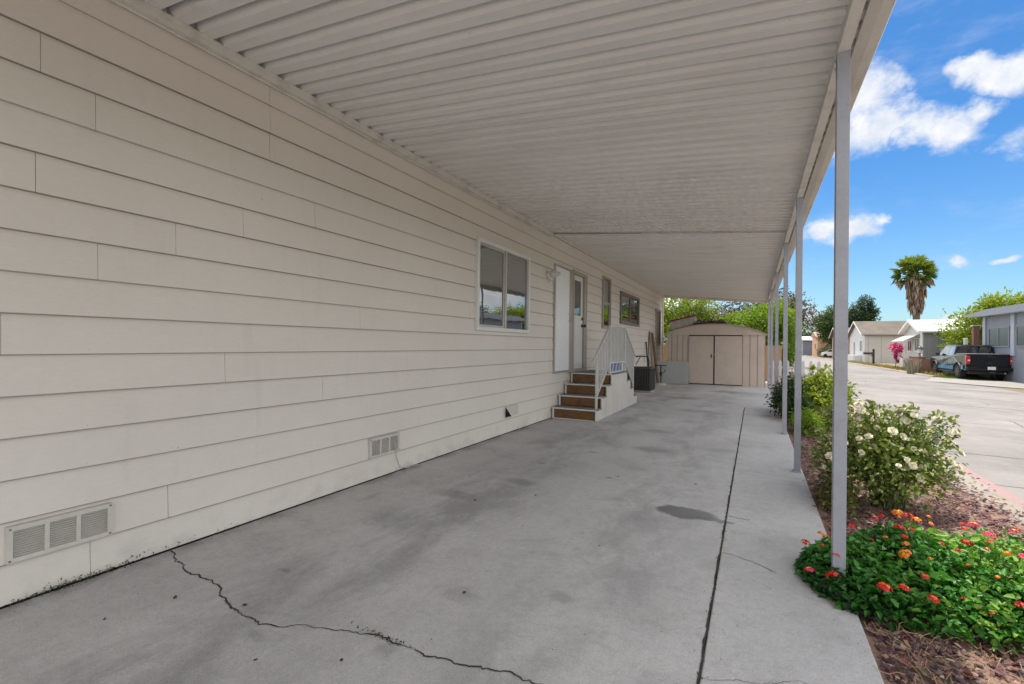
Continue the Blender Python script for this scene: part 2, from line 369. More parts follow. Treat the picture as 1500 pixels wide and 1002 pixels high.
for a, b in zip(yy, yy[1:]):
    for x0, x1 in ((2.2, 5.6),(5.6, 9.3)):
        mb.face([(x0,a,zprof(x0)+.006),(x1,a,zprof(x1)+.006),(x1,b,zprof(x1)+.006),(x0,b,zprof(x0)+.006)])
tag(mb.build('road', ROAD), kind='structure')
# near rolled kerb with a faded red painted edge
mb = MB()
kp = [(1.72,-.20),(1.72,-.035),(1.86,-.03),(2.00,-.04),(2.055,-.075),(2.085,-.12),(2.085,-.2)]
mb.prism([(x,-20,z) for x,z in kp], (0,200,0)); tag(mb.build('kerb', SAND, smooth=False), kind='structure')
mb = MB(); mb.prism([(x,-20,z) for x,z in [(2.085,-.2),(2.085,-.125),(2.12,-.155),(2.33,-.180),(2.33,-.21)]], (0,200,0))
tag(mb.build('painted_kerb_edge', PINK), kind='structure')
mb = MB(); mb.prism([(x,36,z) for x,z in [(9.3,-.45),(9.3,-.34),(9.36,-.27),(9.48,-.27),(9.5,-.45)]], (0,300,0)); tag(mb.build('far_kerb', SAND), kind='structure')
# garden bed
mb = MB(); nx, ny = 10, 80
for i in range(nx):
    for j in range(ny):
        def bz(i, j): return -.04 + .02*math.sin(i*1.7+j*.9) + .012*math.cos(j*2.3+i)
        x = lambda i: .44+1.32*i/nx
        y = lambda j: -4+22.5*j/ny
        mb.face([(x(i),y(j),bz(i,j)),(x(i+1),y(j),bz(i+1,j)),(x(i+1),y(j+1),bz(i+1,j+1)),(x(i),y(j+1),bz(i,j+1))])
tag(mb.build('garden_bed', SOIL, smooth=True), kind='structure')
# driveway slab with joints cut between its pours, edge rounded
drive = thing('driveway', None, None, (0, 0, 0)); tag(drive, kind='structure')
mb = MB()
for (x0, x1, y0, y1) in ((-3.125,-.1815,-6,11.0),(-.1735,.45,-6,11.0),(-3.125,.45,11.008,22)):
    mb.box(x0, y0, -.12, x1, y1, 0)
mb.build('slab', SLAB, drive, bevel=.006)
mb = MB(); mb.box(-3.2,-6,-.10,.44,22,-.018); mb.build('joint_filler', CRACK, drive)
def crackline(mb, pts, w, z, seed=0, step=.012, jag=.02):
    rr = random.Random(seed); out = []; wx = wy = 0; ww_ = 1
    for (a, b) in zip(pts, pts[1:]):
        L = math.dist(a, b); k = max(1, int(L/step))
        for i in range(k):
            t = i/k; wx = wx*.82+rr.gauss(0, jag*.30); wy = wy*.82+rr.gauss(0, jag*.30); out.append((a[0]+(b[0]-a[0])*t+wx, a[1]+(b[1]-a[1])*t+wy))
    out.append(pts[-1]); L_, R_ = [], []
    for i, p in enumerate(out):
        q = out[min(i+3, len(out)-1)]; o = out[max(i-3, 0)]; dx, dy = q[0]-o[0], q[1]-o[1]; l = math.hypot(dx, dy)+1e-6
        ww_ = ww_*.7+rr.uniform(.05, 1.6)*.3; ww = w*ww_/2; zz = z(p[0]) if callable(z) else z
        L_.append((p[0]-dy/l*ww, p[1]+dx/l*ww, zz)); R_.append((p[0]+dy/l*ww, p[1]-dx/l*ww, zz))
    for i in range(len(out)-1): mb.face([L_[i], R_[i], R_[i+1], L_[i+1]])
mb = MB()
crackline(mb, [(-3.11,1.57),(-2.75,1.50),(-2.45,1.47),(-2.2,1.38),(-1.96,1.37),(-1.75,1.45),(-1.42,1.55),(-1.1,1.56),(-.71,1.62),(-.4,1.60),(-.19,1.66)], .009, .0025, 3, jag=.016)
crackline(mb, [(-.16,1.95),(-.1,1.98),(.05,2.02),(.16,2.1),(.28,2.1),(.44,2.2)], .0022, .0025, 5, jag=.012)
crackline(mb, [(-.165,3.9),(-.08,3.86),(-.02,3.88)], .008, .0025, 6)
crackline(mb, [(-.165,3.18),(-.05,3.16),(.12,3.05)], .004, .0025, 7)
crackline(mb, [(-.165,5.4),(.1,5.35),(.45,5.3)], .004, .0025, 8)
crackline(mb, [(-.19,5.6),(-1.1,5.9),(-2.1,6.1)], .003, .0025, 9)
crackline(mb, [(-.178,1.2),(-.178,4.2),(-.178,11)], .011, .0025, 10, jag=.004, step=.02)
mb.build('crack', mat('crack_dirt', (.045,.04,.035), .95, .5, 20), drive, fixn=False)
# cross-road tar seams
mb = MB(); rz = lambda x: zprof(min(max(x, 2.25), 9.2))+.011
for y0, sk, w in ((6.9,.1,.012),(8.85,.05,.02),(12.7,.35,.025),(16.8,.2,.04),(20.5,-.6,.05),(24.5,.2,.05),(29.5,.3,.06),(38,.3,.08)):
    crackline(mb, [(2.3,y0),(4.2,y0+sk*.4),(6.5,y0+sk*.7),(9.2,y0+sk)], w, rz, int(y0*10), .12, .02)
for k_i in range(26):
    yq = R.uniform(5,32); xq = R.uniform(2.6,7.5); aq = R.uniform(-.5,.5) if k_i % 3 else 1.4; lq = R.uniform(.6,2.6); crackline(mb, [(xq,yq),(xq+lq*math.cos(aq)*.5,yq+lq*math.sin(aq)*.5+R.uniform(-.1,.1)),(min(9.2,xq+lq*math.cos(aq)),yq+lq*math.sin(aq))], R.uniform(.006,.02), rz, 200+k_i, .04, .03)
tag(mb.build('road_seams', CRACKS, fixn=False), kind='structure')
mb = MB(); mb.face([(x,y,z) for x,y,z in [(7.7,30.9,-.322),(10.4,27.6,-.352),(22,26.6,-.352),(22,35.3,-.352),(9.6,35.6,-.352),(9.3,36,-.364),(8.4,33.0,-.341)]])
tag(mb.build('driveway_apron', APRON), kind='structure')
mb = MB(); crackline(mb, [(7.5,31.2),(8.9,29.3),(10.3,27.7),(12.4,25.8)], .10, lambda x: -.335 if x < 8.6 else -.345, 4, .2, .02); tag(mb.build('gutter_seam', CRACKS, fixn=False), kind='structure')
mb = MB(); mb.face([(9.6,35.0,-.346),(22,34.4,-.346),(22,42.5,-.346),(10.0,42.5,-.346)]); tag(mb.build('lawn', LAWN), kind='structure')
n = 9000; P = np.stack([NR.uniform(9.7,17,n), NR.uniform(34.9,42.3,n), np.full(n,-.345)], 1); D = NR.normal(size=(n,3))*.4+[0,0,1]
G_GRASS = leafmat('grass_blades', [(0,(.05,.14,.02)),(1,(.15,.30,.05))])
tag(leaf_mesh('grass', P, D, .09, .03, G_GRASS, shape='tri'), 'short bright green grass around the parked pickup truck', 'grass', kind='stuff')
# ------------------------------------------------------------------ the mobile home
WX = -3.13
home = thing('mobile_home', 'long beige mobile home with lap siding filling the left of the carport', 'mobile home', (-6.6, 8.0, 0))
HOLES = [(5.05,6.56,1.46,2.60),(8.58,9.33,.76,2.70),(10.55,11.17,1.68,2.86),(12.16,14.33,1.86,2.68),(17.1,17.95,1.30,2.58)]
Z0 = [.007]+[.195+.1985*i for i in range(16)]
seams = {0:[1.2,4.1,8.9,13.0],1:[1.57,5.4,10.0,14.9],2:[4.5,8.2,12.0],3:[3.3,7.0,11.3,16.2],4:[2.7,6.2,9.9,15.1],5:[1.9,5.7,11.6],6:[.85,4.6,10.2,14.8],7:[3.1,7.2,13.6],8:[1.21,4.9,9.7,15.2],9:[1.59,4.2,11.9],10:[.96,2.01,6.9,16.1],11:[2.6,5.2,10.0],12:[1.19,3.6,8.45,15],13:[.97,2.20,4.95,9.6,14.2],14:[2.20,4.95,7.4,12.2],15:[2.19,4.8,9.8,14.8]}
mb = MB(); bk = MB(); YW0, YW1 = -4.0, 18.58
def clip(y0, y1, z0, z1):
    """rectangles of the strip left after the openings"""
    ys = sorted({y0, y1} | {v for h in HOLES for v in h[:2] if y0 < v < y1}); out = []
    for a, b in zip(ys, ys[1:]):
        zs = [(z0, z1)]
        for h in HOLES:
            if h[0] <= (a+b)/2 <= h[1]:
                nz = []
                for p, q in zs:
                    if h[2] > p: nz.append((p, min(q, h[2])))
                    if h[3] < q: nz.append((max(p, h[3]), q))
                zs = [t for t in nz if t[1]-t[0] > .004]
        out += [(a, b, p, q) for p, q in zs]
    return out
for i, z in enumerate(Z0):
    zt = Z0[i+1]+.006 if i+1 < len(Z0) else 3.30
    ys = [YW0]+seams.get(i, [])+[YW1]
    for a, b in zip(ys, ys[1:]):
        j = R.uniform(-.0012, .0012)
        for (p, q, u, v) in clip(a+(.0012 if a < 3 else .0006), b-(.0012 if b < 3 else .0006), z, zt):
            xf = lambda zz: WX + .0 + j - .013*(zz-z)/(zt-z)
            mb.prism([(xf(u),p,u),(xf(v),p,v),(-3.150,p,v),(-3.150,p,u)], (0,q-p,0))
for (p, q, u, v) in clip(YW0, YW1, .0, 3.3): bk.box(-3.17,p,u,-3.1515,q,v)
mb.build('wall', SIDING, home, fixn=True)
bk.build('wall_sheathing', CRACK, home)
mb = MB(); mb.box(-10.2,-4,0,-3.45,18.58,3.3); mb.box(-3.45,-4,0,-3.17,-3.9,3.3); mb.box(-3.45,18.5,0,-3.17,18.58,3.3)
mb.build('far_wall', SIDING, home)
mb = MB(); mb.prism([(-10.6,-4.3,3.31),(-3.0,-4.3,3.31),(-3.0,-4.3,3.36),(-6.8,-4.3,3.8),(-10.6,-4.3,3.36)], (0,23.2,0)); mb.build('roof', WHITE2, home)
mb = MB(); mb.box(-3.35,-3.9,.1,-3.30,18.5,3.25); mb.build('interior', DARK, home)
# corner trim lit by the sun at the far end
mb = MB(); mb.box(-3.16,18.52,.03,-3.105,18.62,3.18); mb.build('corner_trim', WHITE, home, bevel=.003)
def hframe(mb, y0, y1, z0, z1, w, x0, x1):
    mb.box(x0,y0,z0,x1,y1,z0+w); mb.box(x0,y0,z1-w,x1,y1,z1); mb.box(x0,y0,z0+w,x1,y0+w,z1-w); mb.box(x0,y1-w,z0+w,x1,y1,z1-w)
BLIND = mat('blind_slats', (.42,.41,.38), .6, .1)
def window(y0, y1, z0, z1, fm, w=.045, split=True, blind=.55, label=None, horiz=False):
    mb = MB(); hframe(mb, y0, y1, z0, z1, w, -3.165, -3.095)
    o = mb.build('window', fm, home, bevel=.003)
    if label: o['label'] = label
    ym = (y0+y1)/2
    mb = MB()
    if horiz: mb.box(-3.15,y0+w,(z0+z1)/2-.02,-3.112,y1-w,(z0+z1)/2+.02); hframe(mb, y0+w+.001, y1-w-.001, z0+w+.001, (z0+z1)/2-.021, .022, -3.148,-3.118)
    elif split:
        mb.box(-3.15,ym-.022,z0+w,-3.105,ym+.022,z1-w)
        hframe(mb, y0+w+.001, ym-.023, z0+w+.001, z1-w-.001, .03, -3.146, -3.118)
    mb.build('sash', ALU if fm is WHITE else fm, o, bevel=.002)
    mb = MB(); mb.face([(-3.132,y0+w,z0+w),(-3.132,y1-w,z0+w),(-3.132,y1-w,z1-w),(-3.132,y0+w,z1-w)]); mb.build('pane', GLASS, o, fixn=False)
    if blind:
        mb = MB(); zb = z1-w-(z1-z0-2*w)*blind; z = z1-w-.02
        while z > zb:
            mb.prism([(-3.20,y0+w,z),(-3.232,y0+w,z-.034),(-3.230,y0+w,z-.036),(-3.198,y0+w,z-.002)], (0,y1-y0-2*w,0)); z -= .038
        mb.box(-3.225,y0+w,zb-.035,-3.205,y1-w,zb-.012)
        mb.build('blind', BLIND, o)
    return o
window(5.03,6.58,1.44,2.62,WHITE,.05,blind=.56,label='white-framed sliding window with a half-lowered blind')
window(10.53,11.19,1.66,2.88,TANF,.05,horiz=True,blind=.4,label='tall narrow window beyond the door')
window(12.14,14.35,1.84,2.70,BROWNF,.07,blind=.3,label='wide bronze-framed sliding window')
window(17.08,17.97,1.28,2.60,TANF,.06,blind=.6,label='window at the far corner of the wall')
# entry door
mb = MB(); hframe(mb, 8.54, 9.38, .74, 2.72, .065, -3.19, -3.10); mb.box(-3.19,9.22,.81,-3.105,9.314,2.654); mb.build('door_frame', TANF, home, bevel=.003)
mb = MB(); hframe(mb, 8.61, 9.215, .80, 2.65, .10, -3.19, -3.145); mb.box(-3.19,8.71,.90,-3.147,9.115,1.78); mb.box(-3.19,8.705,1.78,-3.145,9.12,1.86)
dr = mb.build('door', WHITE, home, bevel=.004)
mb = MB(); mb.face([(-3.16,8.70,1.85),(-3.16,9.12,1.85),(-3.16,9.12,2.56),(-3.16,8.70,2.56)]); mb.build('pane', GLASSD, dr, fixn=False)
mb = MB(); mb.lathe([(.032,0),(.032,.012),(.014,.02),(.014,.045),(.03,.055),(.03,.085),(.012,.098)], (-3.145,9.165,1.66), 16, 'x'); mb.build('handle', BLACK, dr, smooth=True); mb = MB(); mb.lathe([(.028,0),(.028,.02),(.010,.03)], (-3.145,9.165,1.80), 16, 'x'); mb.build('deadbolt', BLACK, dr, smooth=True)
mb = MB(); mb.box(-3.13,8.36,.75,-3.10,8.54,.80); mb.box(-3.135,8.40,.80,-3.108,8.535,2.70)
for z in (1.0,1.7,2.4): mb.box(-3.108,8.43,z,-3.098,8.50,z+.09)
mb.build('door_casing', TANF, home, bevel=.003)
# storm door folded back flat on the wall
mb = MB(); mb.box(-3.122,7.64,.80,-3.108,8.34,2.66); WHITED = mat('door_white', (.86,.87,.89), .4, .08, 2)
sd = mb.build('storm_door', WHITED, home, bevel=.004); sd['label'] = 'white storm door folded back flat against the siding'
mb = MB(); hframe(mb, 7.62, 8.36, .765, 2.695, .024, -3.128, -3.098); mb.build('door_edge', ALU, sd, bevel=.003)
mb = MB(); mb.tube([(-3.108,8.30,1.70),(-3.08,8.30,1.72),(-3.08,8.30,1.84),(-3.108,8.30,1.86)], .007, 8); mb.build('handle', STEEL, sd, smooth=True)
# wall lamp
mb = MB(); mb.lathe([(.055,0),(.055,.03),(.035,.045),(.03,.06)], (-3.128,7.32,2.46), 20, 'x'); lp = mb.build('wall_lamp', WHITE, home, smooth=True)
JAR = mat('frosted_glass', (.68,.68,.65), .15, .1, 8)
mb = MB(); mb.lathe([(.02,.055),(.05,.07),(.068,.11),(.06,.155),(.035,.185),(.03,.22),(.018,.235)], (-3.128,7.32,2.46), 20, 'x'); mb.build('lamp_globe', JAR, lp, smooth=True)
mb = MB(); mb.tube([(-3.11,7.27,2.40),(-3.07,7.27,2.36),(-3.09,7.28,2.32)], .012, 8); mb.build('sensor', WHITE2, lp, smooth=True)
# foundation vents
VENTM = mat('vent_paint', (.60,.565,.515), .5, .3, 8, dark=(.40,.36,.31))
def vent(y0, y1, z0, z1, label):
    mb = MB(); f = .022; hframe(mb, y0, y1, z0, z1, f, -3.150, -3.110)
    w3 = (y1-y0-2*f)/3
    for i in (1, 2): mb.box(-3.149,y0+f+i*w3-.009,z0+f,-3.1125,y0+f+i*w3+.009,z1-f)
    n = 11
    for k in range(n):
        z = z0+f+(z1-z0-2*f)*(k+.5)/n
        mb.prism([(-3.114,y0+f,z-.0035),(-3.124,y0+f,z+.0025),(-3.124,y0+f,z+.0042),(-3.113,y0+f,z-.0018)], (0,y1-y0-2*f,0))
    o = mb.build('foundation_vent', VENTM, home, fixn=True); o['label'] = label
    mb = MB(); mb.box(-3.1292,y0+f,z0+f,-3.1275,y1-f,z1-f); mb.build('vent_screen', CRACK, o)
    for y in (y0+.011, y1-.011):
        for z in (z0+.011, z1-.011): mb = MB(); mb.lathe([(.005,0),(.005,.003)], (-3.110,y,z), 8, 'x'); mb.build('screw', BROWNF, o)
vent(.875,1.285,.203,.375,'rectangular louvred vent at the near end of the wall')
vent(3.22,3.62,.203,.385,'louvred vent halfway to the steps')
mb = MB(); mb.prism([(-3.128,5.87,.22),(-3.02,5.86,.25),(-3.13,5.87,.39)], (0,.012,0)); mb.prism([(-3.12,5.90,.22),(-3.11,6.22,.24),(-3.11,6.22,.385),(-3.12,5.90,.375)], (.006,0,0)); o = mb.build('vent_flap', VENTM, home); mb = MB(); mb.prism([(-3.126,5.875,.23),(-3.028,5.865,.26),(-3.126,5.875,.375)], (0,-.006,0)); mb.build('vent_opening', CRACK, o); mb = MB(); o['label'] = 'small vent cover hanging open'
mb = MB(); mb.tube([(-3.118,3.56,.30),(-3.10,3.56,.16),(-3.09,3.60,.05),(-3.10,3.72,.012),(-3.10,3.9,.008)], .005, 8); mb.build('cable', ALU, home, smooth=True)
# ------------------------------------------------------------------ carport
CARP = 1
car = thing('carport', 'long white metal carport roof on thin square posts beside the mobile home', 'carport', (-1.3, 8.0, 0))
XW, XB = -3.128, .372
def roofsec(mb, y0, y1, zw, zb, gap=.0):
    p = .1476; k = int(round((y1-y0)/p)); prof = [(0,0),(.074,0),(.080,.012),(.087,.052),(.112,.058),(.122,.050),(.129,.028),(.137,.006),(.1385,-.006),(.1425,-.006),(.1435,0)]
    pts = []
    for i in range(k): pts += [(y0+i*p+a, b) for a, b in prof]
    pts.append((y0+k*p, 0))
    nxs = 6
    for qi, ((ya, ha), (yb, hb)) in enumerate(zip(pts, pts[1:])):
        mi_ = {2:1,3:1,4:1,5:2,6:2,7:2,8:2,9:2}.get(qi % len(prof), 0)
        for q in range(nxs):
            xa = XW+(XB+.15-XW)*q/nxs; xb_ = XW+(XB+.15-XW)*(q+1)/nxs
            z = lambda x: zw+(zb-zw)*(x-XW)/(XB-XW)
            mb.face([(xa,ya,z(xa)+ha),(xb_,ya,z(xb_)+ha),(xb_,yb,z(xb_)+hb),(xa,yb,z(xa)+hb)], mi_)
            mb.face([(xa,ya,z(xa)+ha+.03),(xa,yb,z(xa)+hb+.03),(xb_,yb,z(xb_)+hb+.03),(xb_,ya,z(xb_)+ha+.03)])
    return y0+k*p
mb = MB(); ye = roofsec(mb, -1.12, 7.44, 3.19, 2.872)
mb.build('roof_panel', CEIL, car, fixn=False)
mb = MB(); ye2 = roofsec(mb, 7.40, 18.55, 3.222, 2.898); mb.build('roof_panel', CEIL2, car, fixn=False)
mb = MB(); mb.prism([(XW,7.43,3.205),(XW,7.43,3.165),(XB,7.43,2.85),(XB,7.43,2.89)], (0,.014,0)); mb.prism([(XW,7.43,3.175),(XW,7.43,3.168),(-1.6,7.43,3.03),(-1.6,7.43,3.037)], (0,.06,0)); mb.build('roof_seam', WHITE2, car)
mb = MB(); mb.box(-3.127,-1.12,3.125,-3.075,7.43,3.187); mb.box(-3.127,-1.12,3.108,-3.113,7.43,3.125); mb.build('ledger_trim', WHITE2, car, bevel=.004)
for y in (-1.15, ):
    mb = MB(); mb.prism([(XW,y,3.26),(XW,y,3.13),(.6,y,2.79),(.6,y,2.95)], (0,.03,0)); mb.build('front_fascia', WHITE2, car)
mb = MB(); mb.prism([(XW,18.56,3.28),(XW,18.56,3.12),(.5,18.56,2.79),(.5,18.56,2.96)], (0,.03,0)); mb.build('end_fascia', WHITE2, car)
# beam (inner), gutter (outer)
mb = MB()
mb.prism([(.372,-1.12,2.925),(.372,-1.12,2.812),(.424,-1.12,2.812),(.424,-1.12,2.82),(.380,-1.12,2.82),(.380,-1.12,2.925)], (0,19.68,0))
mb.box(.416,-1.12,2.8205,.424,18.56,2.92); mb.build('beam', WHITE2, car)
mb = MB()
g_ = [(.448,2.865),(.448,2.838),(.50,2.830),(.548,2.833),(.560,2.86),(.566,2.965),(.556,2.972),(.550,2.965),(.548,2.872),(.456,2.868)]
mb.prism([(x,-1.15,z) for x,z in g_], (0,19.75,0)); mb.box(.425,-1.12,2.90,.548,18.56,2.925); mb.build('gutter', mat('gutter_paint',(.60,.57,.53),.5,.5,5,dark=(.28,.24,.20),stretch=(1,.4,1)), car)
posts = [2.97, 5.64, 7.98, 11.05, 14.3, 17.2]
for y in [-.9]+posts:
    mb = MB()
    h = .0285
    mb.box(.398-h,y-h,0,.398+h,y+h,2.8115)
    mb.box(.398-h-.006,y-h-.04,-.002,.398+h+.006,y-h-.0005,.006); mb.box(.398-h-.006,y+h+.0005,-.002,.398+h+.006,y+h+.04,.006)
    mb.box(.398-h-.0025,y-.012,2.70,.398-h-.0002,y+.012,2.8112)
    po = mb.build('post', POSTM, car, bevel=.004)
    for zz_ in (2.74, 2.785):
        mb = MB(); mb.lathe([(.008,0),(.008,.004),(.004,.006)], (.398-h-.0015-.006,y+.004*(zz_>2.75),zz_), 6, 'x'); mb.build('bolt', STEEL, po)
# ------------------------------------------------------------------ porch steps
st = thing('porch_steps', 'wooden porch steps with brown risers leading up to the entry door', 'steps', (-2.7, 9.0, 0))
X0, X1 = -3.11, -2.33
def riser_mat():
    m, nt, b = newmat('stained_riser_wood'); g = N(nt); co = g.coord('Object', (1,6,6))
    n = g.noise(g.coord('Object', (2,1,9)), 4, 7, .65, 2.2); k = g.noise(g.coord('Object'), 6, 4)
    c = g.ramp(n, [(.25,(.055,.022,.008)),(.5,(.17,.075,.022)),(.75,(.30,.15,.05))])
    c = g.mix(g.math('MULTIPLY', g.step(k, .5, .7), .5), c, (.07,.035,.018))
    nt.links.new(c, b.inputs['Base Color']); b.inputs['Roughness'].default_value = .4
    nt.links.new(g.bump(n, .3, .003), b.inputs['Normal']); return m
RISER = riser_mat(); TREAD = mat('grey_tread', (.22,.215,.21), .8, .5, 8, .3, 60, bump=.3)
PANEL = mat('cream_panel', (.60,.57,.52), .55, .3, 3, stretch=(1,1,.4))
fr = [(7.56,.19),(7.86,.375),(8.16,.56),(8.47,.745)]
bkk = [(9.66,.745),(9.96,.56),(10.27,.375),(10.58,.19)]
for i, (y, z) in enumerate(fr):
    zb = 0 if i == 0 else fr[i-1][1]; yn = fr[i+1][0] if i < 3 else 9.66
    mb = MB(); mb.box(X0+.03,y+.012,zb+.012,X1-.03,y+.028,z-.025); mb.build('riser', RISER, st)
    mb = MB(); mb.box(X0,y+.002,zb,X0+.03,y+.03,z-.022); mb.box(X1-.03,y+.002,zb,X1,y+.03,z-.022); mb.box(X0,y-.012,z-.022,X1+.012,y+.014,z-.002)
    if i == 0: mb.box(X0+.03,y+.001,.0,X1-.03,y+.03,.012)
    mb.build('riser_trim', WHITE, st, bevel=.002)
    mb = MB(); mb.box(X0,y+.0145,z-.022,X1+.010,yn+.03,z); mb.build('tread', TREAD, st, bevel=.002)
for i, (y, z) in enumerate(bkk[1:], 1):
    mb = MB(); mb.box(X0,bkk[i-1][0]+.031,z-.022,X1+.010,y+.012,z); mb.build('tread', TREAD, st, bevel=.002)
    mb = MB(); mb.box(X0,y-.03,(bkk[i+1][1] if i < 3 else 0),X1-.002,y-.002,z-.0225); mb.build('riser', PANEL, st)
prof = [(7.562,0),(7.562,.166),(7.862,.166),(7.862,.351),(8.162,.351),(8.162,.536),(8.472,.536),(8.472,.721),(9.658,.721),(9.658,.536),(9.958,.536),(9.958,.351),(10.268,.351),(10.268,.166),(10.578,.166),(10.578,0)]
mb = MB(); y = 7.562
while y < 10.57:
    y2 = min(y+.148, 10.578); ym = (y+y2)/2
    def top(t):
        for a, z in ((7.862,.166),(8.162,.351),(8.472,.536),(9.658,.721),(9.958,.536),(10.268,.351)):
            if t < a: return z
        return .166
    cuts = [y]+[c for c in (7.862,8.162,8.472,9.658,9.958,10.268) if y < c < y2]+[y2]
    for a, b in zip(cuts, cuts[1:]): mb.box(X1-.012,a+(.003 if a == y else 0),0.004,X1+.006,b-(.003 if b == y2 else 0),top((a+b)/2)-.0005)
    y = y2
mb.build('side_panel', PANEL, st, bevel=.0015)
mb = MB(); mb.prism([(X1-.03,a,b*1.0) for a, b in prof], (.015,0,0)); mb.build('stringer', CRACK, st)
rx = -2.375
def rail(name, mats=RAILM):
    mb = MB(); top = [(7.50,1.0),(7.62,1.06),(8.50,1.63),(9.60,1.65),(10.57,1.035)]
    for a, b in zip(top, top[1:]):
        mb.prism([(rx-.022,a[0],a[1]-.012),(rx+.022,a[0],a[1]-.012),(rx+.022,a[0],a[1]+.012),(rx-.022,a[0],a[1]+.012)], (0,b[0]-a[0],b[1]-a[1]))
    r = mb.build('railing', RAILM, st, bevel=.003)
    low = [(7.74,.40),(8.53,.945),(9.63,.945),(10.40,.41)]
    mb = MB()
    for a, b in zip(low, low[1:]): mb.prism([(rx-.012,a[0],a[1]-.012),(rx+.012,a[0],a[1]-.012),(rx+.012,a[0],a[1]+.012),(rx-.012,a[0],a[1]+.012)], (0,b[0]-a[0],b[1]-a[1]))
    mb.build('lower_rail', RAILM, r)
    f = lambda pts, y: next(a[1]+(b[1]-a[1])*(y-a[0])/(b[0]-a[0]) for a, b in zip(pts, pts[1:]) if a[0] <= y <= b[0])
    for y, z in ((7.72,.19),(8.53,.745),(9.62,.745),(10.40,.19)):
        mb = MB(); mb.box(rx-.017,y-.017,z,rx+.017,y+.017,f(top, y)-.011); mb.build('post', RAILM, r, bevel=.002)
    y = 7.83
    while y < 10.36:
        if min(abs(y-8.53), abs(y-9.62)) > .03:
            mb = MB(); mb.box(rx-.009,y-.009,f(low, y)+.011,rx+.009,y+.009,f(top, y)-.011); mb.build('baluster', RAILM, r)
        y += .098
rail('railing')
# framed blue panel standing on the landing behind the railing
BLUE = mat('blue_print', (.05,.12,.36), .4, .5, 9, dark=(.5,.52,.56))
t = thing('framed_panel', 'small blue and white framed panel leaning behind the porch railing', 'panel', (-2.44, 9.05, .745))
mb = MB(); hframe(mb, 8.62, 9.58, .747, .98, .022, -2.432, -2.405); 
for y in (8.86, 9.10, 9.34): mb.prism([(-2.43,y,.77),(-2.43,y+.02,.77),(-2.43,y+.12,.957),(-2.43,y+.10,.957)], (.02,0,0))
mb.build('frame', WHITE, t)
mb = MB(); mb.box(-2.44,8.64,.765,-2.433,9.56,.96); mb.build('backing', BLUE, t)
# ------------------------------------------------------------------ things at the far end
AC = thing('air_conditioner', 'dark square outdoor air conditioner beside the porch steps', 'air conditioner', (-2.8, 13.3, 0))
ax0, ax1, ay0, ay1 = -3.06, -2.50, 12.98, 13.66
ACM = mat('ac_grille', (.065,.065,.062), .5, .4, 8)
mb = MB(); mb.box(ax0,ay0,0,ax1,ay1,.05); mb.build('pad', APRON, AC)
mb = MB(); mb.box(ax0+.05,ay0+.05,.05,ax1-.05,ay1-.05,.62); mb.build('coil', BLACK, AC)
mb = MB()
for k in range(22):
    z = .07+k*.0255; hz = .004
    mb.box(ax0,ay0,z,ax1,ay0+.006,z+hz*2); mb.box(ax1-.006,ay0+.007,z,ax1,ay1,z+hz*2)
for k in range(9):
    y = ay0+(ay1-ay0)*k/8; mb.box(ax1-.014,y-.006,.05,ax1+.002,y+.006,.64)
    x = ax0+(ax1-ax0)*k/8; mb.box(x-.006,ay0-.002,.05,x+.006,ay0+.014,.64)
mb.build('grille', ACM, AC)
mb = MB(); mb.box(ax0-.01,ay0-.01,.64,ax1+.01,ay1+.01,.68); mb.build('top', ACM, AC, bevel=.01)
mb = MB()
for k in range(7): mb.lathe([(.04+.034*k,.684),(.046+.034*k,.684)], ((ax0+ax1)/2,(ay0+ay1)/2,0), 24)
mb.build('fan_guard', BLACK, AC)
mb = MB(); mb.tube([(-3.11,13.9,.95),(-2.95,13.88,.97),(-2.74,13.86,.96),(-2.70,13.84,.80),(-2.7,13.72,.55)], .018, 8); mb.tube([(-2.95,13.88,.97),(-3.05,13.7,.72)], .012, 8); mb.build('conduit', BLACK, AC, smooth=True)
t = thing('pedestal_stand', 'small metal pedestal stand with a round base next to the air conditioner', 'stand', (-2.74, 16.0, 0))
mb = MB(); mb.lathe([(.17,0),(.17,.02),(.12,.045),(.03,.06)], (-2.74,16.0,0), 24); mb.build('base', WHITE2, t, smooth=True)
mb = MB(); mb.tube([(-2.74,16,.05),(-2.74,16,.62)], .022, 10); mb.lathe([(.035,.3),(.05,.32),(.05,.40),(.035,.42)], (-2.74,16,0), 12); mb.build('column', BLACK, t, smooth=True)
mb = MB(); mb.box(-2.92,15.97,.62,-2.56,16.03,.65); mb.box(-2.92,15.975,.56,-2.90,16.025,.62); mb.build('crossbar', BLACK, t, bevel=.004)
mb = MB(); mb.tube([(-2.74,16,.36),(-2.64,16,.42),(-2.60,16,.50)], .012, 8); mb.build('clamp', BLACK, t, smooth=True)
BOARDW = mat('pale_board', (.40,.41,.40), .5, .3, 3)
mb = MB(); mb.prism([(-3.09,16.70,.003),(-1.98,16.84,.003),(-1.98,16.92,.75),(-3.09,16.78,.76)], (0,.018,0))
tag(mb.build('white_board', BOARDW, None, bevel=.003), 'pale grey sheet of board leaning low across the shed front', 'board')
WOODT = mat('weathered_timber', (.32,.25,.17), .8, .5, 5, stretch=(6,6,.6), bump=.3); WOODB = mat('brown_timber', (.17,.11,.065), .8, .5, 5, stretch=(6,6,.6), bump=.3)
mb = MB(); mb.prism([(-2.92,15.7,0),(-2.92,15.92,0),(-2.89,15.92,0),(-2.89,15.7,0)], (-.20,.2,1.74)); tag(mb.build('timber_plank', WOODT), 'pale weathered plank leaning against the siding near the shed', 'plank', 'planks leaning at the far end of the wall')
